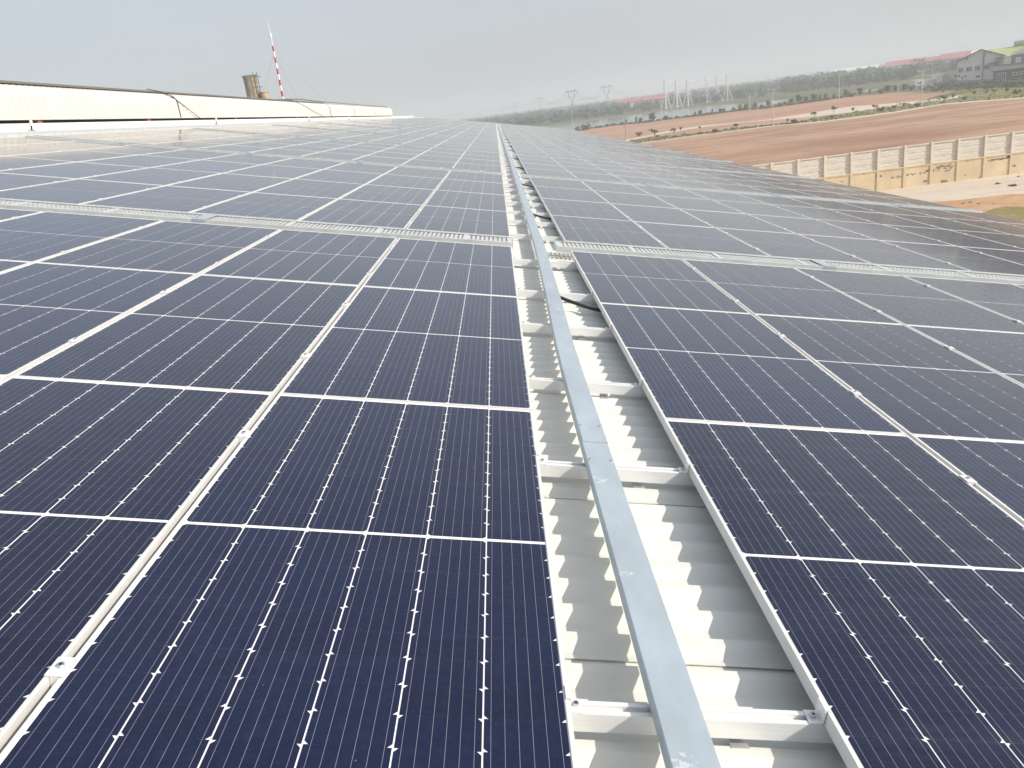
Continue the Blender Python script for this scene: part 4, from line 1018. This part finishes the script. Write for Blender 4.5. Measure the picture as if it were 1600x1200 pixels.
def shed(name, label, cat, a, ex, ey, L, D, h0, h1, wall_m, roof_m, group=None):
    """gabled shed: gable wall from a along ex, depth along ey"""
    t = link(name, None); t.location = a; t.rotation_euler = (0, 0, math.atan2(ex.y, ex.x)); tag(t, label, cat, group)
    mb = MB()
    g_ = [(0, 0), (L, 0), (L, h0), (L / 2, h1), (0, h0)]
    n_ = 5; vv = [(x, 0, z) for x, z in g_] + [(x, D, z) for x, z in g_]
    mb.poly(vv, [(0, 1, 2, 3, 4), (9, 8, 7, 6, 5), (0, 5, 6, 1), (1, 6, 7, 2), (4, 9, 5, 0)]); mb.build('wall', wall_m, t)
    mb = MB()
    for (xa, za, xb, zb) in ((-0.4, h0 - 0.1, L / 2, h1 + 0.05), (L / 2, h1 + 0.05, L + 0.4, h0 - 0.1)):
        mb.poly([(xa, -0.4, za), (xb, -0.4, zb), (xb, D, zb), (xa, D, za), (xa, -0.4, za + 0.35), (xb, -0.4, zb + 0.35), (xb, D, zb + 0.35), (xa, D, za + 0.35)], [(0, 3, 2, 1), (4, 5, 6, 7), (0, 1, 5, 4), (1, 2, 6, 5), (2, 3, 7, 6), (3, 0, 4, 7)])
    r_ = mb.build('roof', roof_m, t)
    mb = MB()
    for (xa, za, xb, zb) in ((-0.5, h0 - 0.12, L / 2, h1 + 0.03), (L / 2, h1 + 0.03, L + 0.5, h0 - 0.12)):
        mb.poly([(xa, -0.55, za), (xb, -0.55, zb), (xb, -0.41, zb), (xa, -0.41, za), (xa, -0.55, za + 0.45), (xb, -0.55, zb + 0.45), (xb, -0.41, zb + 0.45), (xa, -0.41, za + 0.45)], [(0, 3, 2, 1), (4, 5, 6, 7), (0, 1, 5, 4), (1, 2, 6, 5), (2, 3, 7, 6), (3, 0, 4, 7)])
    mb.build('verge_trim', M_TRIM, t)
    return t
def window(t, x0, x1, z0, z1, y=-0.04, mull=2):
    mb = MB(); w_ = 0.12
    mb.box(x0 - w_, x1 + w_, y - 0.05, y, z0 - w_, z0); mb.box(x0 - w_, x1 + w_, y - 0.05, y, z1, z1 + w_); mb.box(x0 - w_, x0, y - 0.05, y, z0, z1); mb.box(x1, x1 + w_, y - 0.05, y, z0, z1)
    for k in range(1, mull + 1):
        xx = x0 + (x1 - x0) * k / (mull + 1); mb.box(xx - 0.05, xx + 0.05, y - 0.05, y, z0, z1)
    f = mb.build('window', M_GREYW, t); mb = MB(); mb.box(x0, x1, y - 0.01, y + 0.03, z0, z1); mb.build('pane', M_WIN, f)
# grey factory with a gable towards the field
dgf = 375
def onaz(u, v, dist):
    d = ray(u, v); f = dist / math.hypot(d.x, d.y); return Vector((CPOS.x + d.x * f, CPOS.y + d.y * f, CPOS.z + d.z * f))
A = onaz(1496.5, 98, dgf); B_ = onaz(1569, 86.5, dgf); Pk = onaz(1537, 78, dgf)
ex = Vector((B_.x - A.x, B_.y - A.y, 0)); L = ex.length; ex.normalize(); ey = Vector((-ex.y, ex.x, 0))
gf = shed('grey_factory', 'pale grey gabled factory with a row of dark windows facing the field', 'factory', Vector((A.x, A.y, 0)), ex, ey, L, 70, (A.z + B_.z) / 2, Pk.z, M_GREYW, M_GREENR)
sc_ = L / 72.5
def px_(u): return (u - 1496.5) * sc_
zrow = (A.z + B_.z) / 2
for (u0, u1) in ((1498.5, 1506), (1511, 1519.5), (1525, 1533), (1539, 1547.5), (1553, 1560)): window(gf, px_(u0), px_(u1), zrow - 4.0, zrow - 2.4)
for (u0, u1, dz) in ((1498.5, 1501.5, 5.2), (1509, 1511.8, 5.6), (1527, 1534, 6.2), (1504, 1506.5, 6.0)): window(gf, px_(u0), px_(u1), zrow - dz - 0.45, zrow - dz + 0.25, mull=0)
mb = MB(); mb.tube([(px_(1537.5), -0.3, 0.2), (px_(1537.5), -0.3, Pk.z - 0.6)], 0.2, 6); mb.build('downpipe', M_TRIM, gf)
mb = MB(); mb.box(px_(1509.8), px_(1512), -0.5, -0.05, zrow + 0.4, zrow + 1.6); mb.build('fan_box', M_TRIM, gf)
mb = MB(); mb.box(px_(1556), px_(1572), -5.5, -0.06, zrow - 0.35, zrow - 0.15); mb.box(px_(1544), px_(1562), -4.0, -0.06, zrow - 1.95, zrow - 1.75); mb.build('canopy', M_TRIM, gf)
# long building with yellow-green roof and a green barrel vent behind it
A2 = onaz(1528, 82, 460); t = link('green_roof_factory', None); t.location = (A2.x, A2.y, 0); t.rotation_euler = (0, 0, math.atan2(ex.y, ex.x) - 0.12)
tag(t, 'long factory with yellow-green roof and green barrel vent behind the grey gable', 'factory')
hz = onaz(1590, 86, 460).z; hr = onaz(1560, 75.6, 478).z
mb = MB(); mb.box(0, 60, 0.0, 34, 0, hz - 0.1); mb.build('wall', M_CREAM, t)
mb = MB(); mb.poly([(-1, -0.5, hz), (60, -0.5, hz), (60, 17, hr), (-1, 17, hr), (60, 35, hz), (-1, 35, hz)], [(0, 1, 2, 3), (3, 2, 4, 5), (0, 3, 5), (1, 4, 2)]); r_ = mb.build('roof', M_GREENR, t)
mb = MB(); n_ = 14; vv = []; x0_, x1_ = 13, 62
mb.tube([(x0_, 17, hr + 1.0), (x1_, 17, hr + 1.0)], 1.45, 16); mb.build('barrel_vent', M_GREEND, t)
mb = MB(); mb.tube([(x0_ - 0.06, 17, hr + 1.0), (x0_ - 0.02, 17, hr + 1.0)], 1.25, 16); mb.build('vent_mouth', M_DARK, t)
# dark shed on the frame edge
A3 = onaz(1580, 90, 330); B3 = onaz(1660, 84, 330); ex3 = Vector((B3.x - A3.x, B3.y - A3.y, 0)).normalized()
t = link('dark_shed', None); t.location = (A3.x, A3.y, 0); t.rotation_euler = (0, 0, math.atan2(ex3.y, ex3.x)); tag(t, 'dark blue-grey shed with tall pale shutters and a lower brown lean-to', 'factory')
ze, zt_ = onaz(1580, 85, 330).z, onaz(1602, 68, 330).z
zl = onaz(1580, 84, 330).z
s3 = 330 / FPX
mb = MB(); mb.poly([(0, 0, 0), (30, 0, 0), (30, 0, ze - .2), (0, 0, ze - .2), (0, 40, 0), (30, 40, 0), (30, 40, ze - .2), (0, 40, ze - .2)], [(0, 1, 2, 3), (7, 6, 5, 4), (0, 3, 7, 4), (1, 5, 6, 2)]); mb.build('wall', M_BLUEW, t)
mb = MB(); mb.poly([(-0.2, -0.4, ze - 0.25), (30, -0.4, ze - 0.25), (15, -0.4, ze + 6.6), (-0.2, 0.2, ze - .25), (30, .2, ze - .25), (15, .2, ze + 6.6)], [(0, 1, 2), (5, 4, 3), (0, 2, 5, 3), (2, 1, 4, 5), (0, 3, 4, 1)]); mb.build('gable', M_GREYW, t)
mb = MB(); mb.poly([(-0.6, -0.6, ze), (15, -0.6, ze + 7.1), (15, 40, ze + 7.1), (-.6, 40, ze), (30.6, -.6, ze), (30.6, 40, ze)], [(0, 1, 2, 3), (1, 4, 5, 2)]); mb.build('roof', M_TRIM, t)
for x_ in (1.3, 5.2, 9.2, 13.2):
    mb = MB(); mb.box(x_, x_ + 1.6, -0.12, -0.01, ze - 5.4, ze - 1.2); f = mb.build('shutter', M_WHITER, t)
    mb = MB()
    for q in range(4): mb.box(x_, x_ + 1.6, -0.16, -0.122, ze - 5.0 + q * 1.0, ze - 4.85 + q * 1.0)
    mb.build('bar', M_BLUEW, f)
mb = MB(); mb.box(-4.5, 30, -9, -0.05, 0, 3.8); mb.build('lean_to_wall', M_BROWN, t)
mb = MB(); mb.poly([(-5, -9.5, 3.9), (30, -9.5, 3.9), (30, -0.02, 5.4), (-5, -0.02, 5.4), (-5, -9.5, 4.15), (30, -9.5, 4.15), (30, -.02, 5.65), (-5, -.02, 5.65)], [(0, 3, 2, 1), (4, 5, 6, 7), (0, 1, 5, 4), (3, 0, 4, 7)]); mb.build('lean_to_roof', M_BROWN, t)
window(t, -3.4, -1.0, 0.9, 3.1, -9.05, 3); window(t, 1, 7, 2.2, 2.8, -9.05, 4); window(t, 9, 16, 2.2, 2.8, -9.05, 4)
# low buildings and fence in front of the factory
def low_box(name, label, cat, u0, v0, u1, v1, D, vt, wm, rm, win=(), side_m=None):
    a, ex_, ey_, L_ = basis(u0, v0, u1, v1); h = height_at(a, vt)
    t = link(name, None); t.location = a; t.rotation_euler = (0, 0, math.atan2(ex_.y, ex_.x)); tag(t, label, cat)
    mb = MB(); mb.box(0, L_, 0, D, 0, h); mb.build('wall', wm, t)
    mb = MB(); mb.box(-0.15, L_ + 0.15, -0.15, D + 0.15, h + 0.003, h + 0.18); mb.build('roof', rm, t)
    for (fa, fb_, za, zb) in win: window(t, L_ * fa, L_ * fb_, h * za, h * zb, -0.03, 1)
    return t
low_box('white_cabin', 'cream flat-roofed cabin with a dark doorway beside the grey factory', 'cabin', 1484, 125.5, 1497, 124, 4, 114.3, M_CREAM, M_WHITER, ((0.55, 0.85, 0.25, 0.7),))
low_box('grey_cabin', 'small grey cabin adjoining the cream flat-roofed one', 'cabin', 1471.5, 129, 1483, 126.5, 4, 116.7, M_GREYW, M_WHITER, ((0.15, 0.35, 0.5, 0.8), (0.6, 0.8, 0.5, 0.8)))
low_box('white_low_shed', 'long low cream shed at the edge of the woods', 'shed', 1442.5, 132.5, 1466.5, 129.5, 6, 126.3, M_CREAM, M_WHITER)
low_box('grey_low_shed', 'grey shed with stacked drums at the fence end', 'shed', 1430.5, 134.5, 1442, 133, 5, 126, M_GREYW, M_GREYW, ((0.2, 0.8, 0.3, 0.7),))
low_box('pale_container', 'pale grey container standing before the factory canopy', 'container', 1524, 124.5, 1551, 122, 4, 114, M_GREYW, M_WHITER, ((0.05, 0.12, 0.4, 0.7), (0.16, 0.22, 0.4, 0.7)))
fpts = [(1428, 139.5), (1458, 135.5), (1488, 132), (1517.5, 131), (1548, 131), (1580, 131.5), (1620, 131)]
t = thing('dark_fence', 'long dark blue-grey fence in front of the factories', 'fence', (0, 0, 0))
for (a, b) in zip(fpts, fpts[1:]):
    q0, ex_, ey_, L_ = basis(*a, *b); n_ = max(3, int(L_ / 3)); h = height_at(q0, a[1] - 5.6)
    for k in range(n_):
        M4 = Matrix.Translation(q0) @ Matrix.Rotation(math.atan2(ex_.y, ex_.x), 4, 'Z')
        mb = MB(); mb.box(L_ * k / n_ + 0.06, L_ * (k + 1) / n_ - 0.06, -0.05, 0.05, 0.05, h, 0, M4); mb.build('fence_panel', M_BLUEW, t)
        mb = MB(); mb.box(L_ * k / n_ - 0.055, L_ * k / n_ + 0.055, -0.09, 0.09, 0, h + 0.12, 0, M4); mb.build('post', M_TRIM, t)
# distant red and white sheds
def far_shed(u0, v0, u1, v1, vt, dist, label, wm, rm, D=40, frac=0.5, name='distant_shed'):
    a = onaz(u0, v0, dist); b = onaz(u1, v1, dist); a.z = b.z = 0; ex_ = (b - a); L_ = ex_.length; ex_.normalize()
    h = height_at(a, vt); t = link(name, None); t.location = a; t.rotation_euler = (0, 0, math.atan2(ex_.y, ex_.x)); tag(t, label, 'shed', 'distant industrial sheds')
    hw = h * (1 - frac)
    mb = MB(); mb.box(0, L_, 0, D, 0, hw - 0.06); mb.build('wall', wm, t)
    nb_ = max(2, int(L_ / 14))
    for k in range(nb_):
        if k % 3 == 1: continue
        mb = MB(); mb.box(L_ * k / nb_ + 0.6, L_ * (k + 1) / nb_ - 0.6, -0.35, -0.02, hw * 0.15, hw * (0.62 if k % 2 else 0.85)); mb.build('bay_panel', (M_WHITER, M_BLUEP, M_REDR, M_WHITER)[k % 4], t)
    for k in range(nb_ + 1):
        mb = MB(); mb.box(L_ * k / nb_ - 0.4, L_ * k / nb_ + 0.4, -0.6, -0.36, 0, hw - 0.07); mb.build('column', M_REDR if rm is M_REDR else M_GREYW, t)
    mb = MB(); mb.poly([(-1, -1, hw), (L_ + 1, -1, hw), (L_ + 1, D / 2, h), (-1, D / 2, h), (L_ + 1, D + 1, hw), (-1, D + 1, hw)], [(0, 1, 2, 3), (3, 2, 4, 5), (0, 3, 5), (1, 4, 2), (0, 5, 4, 1)]); mb.build('roof', rm, t)
    return t
far_shed(966, 163, 990, 160, 156.3, 820, 'small red shed starting the red row beyond the lake', M_REDR, M_REDR, 30, 0.45)
far_shed(984, 161, 1007, 158.5, 154.7, 800, 'shed with white front in the red row beyond the lake', M_WHITER, M_REDR, 30, 0.3)
far_shed(1007, 159, 1040, 156, 150.5, 790, 'long pink-red shed ending the row at the white tower', M_REDR, M_REDR, 30, 0.4)
far_shed(1040, 153, 1084, 147, 147.2, 1300, 'long thin white-blue shed behind the near tower trio', M_BLUEP, M_WHITER, 30, 0.5)
far_shed(1091, 147, 1106, 145, 141.5, 1200, 'small bright red shed behind the far tower trio', M_REDR, M_REDR, 25, 0.5)
far_shed(1262, 126, 1297, 119, 117, 1500, 'white roofed shed on the wooded skyline nearest the lake', M_WHITER, M_WHITER, 60, 0.6)
far_shed(1318, 122, 1372, 114, 107.5, 1000, 'broad white roofed shed rising from the woods', M_WHITER, M_WHITER, 60, 0.6)
far_shed(1297, 120, 1340, 114, 109.5, 1450, 'flat pale roofed shed behind the broad white one', M_BLUEP, M_WHITER, 60, 0.5)
far_shed(1384, 114, 1446, 105, 97.0, 800, 'first red roofed hall on the skyline with white front', M_WHITER, M_REDR, 50, 0.35)
far_shed(1418, 108, 1447, 104, 94.2, 840, 'white roofed hall above the first red one', M_REDR, M_WHITER, 50, 0.3)
far_shed(1447, 106, 1482, 101, 89.5, 780, 'second red roofed hall on the skyline before the poles', M_REDR, M_REDR, 50, 0.3)
far_shed(1470, 104, 1518, 96, 84.5, 760, 'third red roofed hall with pale blue front behind the factory', M_BLUEP, M_REDR, 50, 0.35)
far_shed(1518, 98, 1540, 94, 79.5, 700, 'white roofed hall just behind the grey gable', M_WHITER, M_WHITER, 50, 0.3)

# ------------------------------------------------------------------ chimneys and mast behind the vent
M_STACK = mat('weathered_steel_stack', (0.30, 0.25, 0.18), 0.6, 0.2, noise=0.28, nscale=1.1)
M_STACK2 = mat('tan_steel_stack', (0.42, 0.31, 0.19), 0.6, 0.1, noise=0.15, nscale=1.0)
YC = CPOS.y + 77
def stack(u0, u1, vt, label, m, ladder):
    d = ray((u0 + u1) / 2, vt); t_ = (YC - CPOS.y) / d.y; q = CPOS + d * t_; rad = (u1 - u0) / 2 * t_ * d.length / FPX * 0.98
    zb = ridge.z - 0.35 - (-13.6 - q.x) * 0.205
    t = thing('chimney', label, 'chimney', (q.x, q.y, zb), 'steel chimneys behind the vent')
    h = q.z - zb
    mb = MB(); n_ = 24
    mb.tube([(0, 0, 0), (0, 0, h * 0.33), (0, 0, h * 0.66), (0, 0, h)], rad, n_, cap=False)
    mb.tube([(0, 0, h - 0.02), (0, 0, h * 0.3)], rad * 0.93, n_, cap=False); mb.build('shaft', m, t, True)
    mb = MB()
    for z_ in (h - 0.12, h * 0.66, h * 0.8):
        mb.tube([(0, 0, z_), (0, 0, z_ + 0.09)], rad * 1.04, n_)
    if not ladder: mb = MB(); mb.tube([(0, 0, h - 0.12), (0, 0, h - 0.03)], rad * 1.05, n_, cap=False)
    mb.build('band', M_STACK, t)
    mb = MB(); mb.tube([(0, 0, h - 0.35), (0, 0, h - 0.3)], rad * 0.92, n_); mb.build('mouth', M_DARK, t)
    if ladder:
        lx, ly = rad * 0.92, -rad * 0.75
        mb = MB()
        for s_ in (-0.2, 0.2): mb.tube([(lx + 0.16 + s_ * .7, ly - 0.1 + s_ * .7, 0), (lx + 0.16 + s_ * .7, ly - 0.1 + s_ * .7, h + 0.25)], 0.035, 5)
        for k in range(int(h / 0.35)): mb.tube([(lx + 0.02, ly - 0.24, 0.3 + k * 0.35), (lx + 0.30, ly + 0.04, 0.3 + k * 0.35)], 0.022, 4)
        for k in range(int(h / 0.9)): mb.tube([(lx + 0.16 + 0.45 * math.cos(a) , ly - 0.1 + 0.45 * math.sin(a), 1 + k * 0.9) for a in np.linspace(-2.6, 1.0, 9)], 0.022, 4)
        mb.build('ladder', M_TRIM, t)
        mb = MB(); mb.tube([(rad * 1.15 * math.cos(a), rad * 1.15 * math.sin(a), h + 0.05) for a in np.linspace(0, 2 * math.pi, 25)], 0.03, 4); mb.build('rim_rail', M_TRIM, t)
    return t
stack(380.5, 398.5, 119.5, 'tall weathered steel chimney with caged ladder behind the ridge vent', M_STACK, True)
stack(406, 418.5, 143.5, 'short tan steel chimney beside the tall laddered one', M_STACK2, False)
M_REDP = mat('red_paint', (0.42, 0.05, 0.06), 0.5); M_WHP = mat('white_paint', (0.75, 0.75, 0.75), 0.5)
d = ray(418, 32); t_ = (YC + 3 - CPOS.y) / d.y; top = CPOS + d * t_
d = ray(442, 156); t2 = (YC + 3 - CPOS.y) / d.y; bot = CPOS + d * t2
zb = ridge.z - 0.35 - (-13.6 - bot.x) * 0.205
t = thing('lightning_mast', 'tall red and white banded lightning mast held by thin guy wires', 'mast', (bot.x, bot.y, zb))
H = top.z - zb; lean = (top.x - bot.x)
def mp_(z): return (lean * (z / H), 0, z)
zv = bot.z - zb
bands = [(0, zv + 0.3, 1)]; z_ = zv + 0.3; red = 0
segL = (H * 0.80 - z_) / 9
for k in range(9): bands.append((z_, z_ + segL, 0 if k % 2 == 0 else 1)); z_ += segL
for (a, b, w_) in bands:
    mb = MB(); mb.tube([mp_(a), mp_(b - 0.003)], 0.12 - 0.055 * a / H, 10, r2=0.12 - 0.055 * b / H); mb.build('mast_section', M_WHP if w_ else M_REDP, t)
mb = MB(); mb.tube([mp_(z_), mp_(H * 0.86)], 0.06, 8, r2=0.05); mb.build('mast_section', M_WHP, t)
mb = MB(); mb.tube([mp_(H * 0.86), mp_(H * 0.885), mp_(H * 0.90)], 0.12, 10, r2=0.09); mb.build('collar', M_WHP, t)
mb = MB(); mb.tube([mp_(H * 0.90), mp_(H)], 0.035, 6, r2=0.012); mb.build('spike', M_WHP, t)
za = H * 0.74
for (gx, gy) in ((-5.2, 0), (5.8, 1.5), (1.0, 7.0)):
    gz = ridge.z - 0.4 - max(0, (-13.6 - (bot.x + gx))) * 0.205 - zb if bot.x + gx < -13.6 else VZ + 3.4 - zb
    mb = MB(); mb.tube([mp_(za), (gx, gy, gz)], 0.011, 4); mb.build('guy_wire', M_LAMP, t)

# ------------------------------------------------------------------ air
hz_ = bpy.data.materials.new('haze_air'); hz_.use_nodes = True
hn = hz_.node_tree.nodes; hl = hz_.node_tree.links
for nd in list(hn):
    if nd.type != 'OUTPUT_MATERIAL': hn.remove(nd)
pv = hn.new('ShaderNodeVolumePrincipled'); pv.inputs['Color'].default_value = (0.81, 0.86, 0.92, 1); pv.inputs['Density'].default_value = 0.0008; pv.inputs['Anisotropy'].default_value = 0.0
hl.new(pv.outputs[0], [nd for nd in hn if nd.type == 'OUTPUT_MATERIAL'][0].inputs['Volume'])
mb = MB(); mb.box(-9100, 9100, -4100, 14100, -1.0, 78.0)
o = mb.build('haze', hz_); o['kind'] = 'stuff'
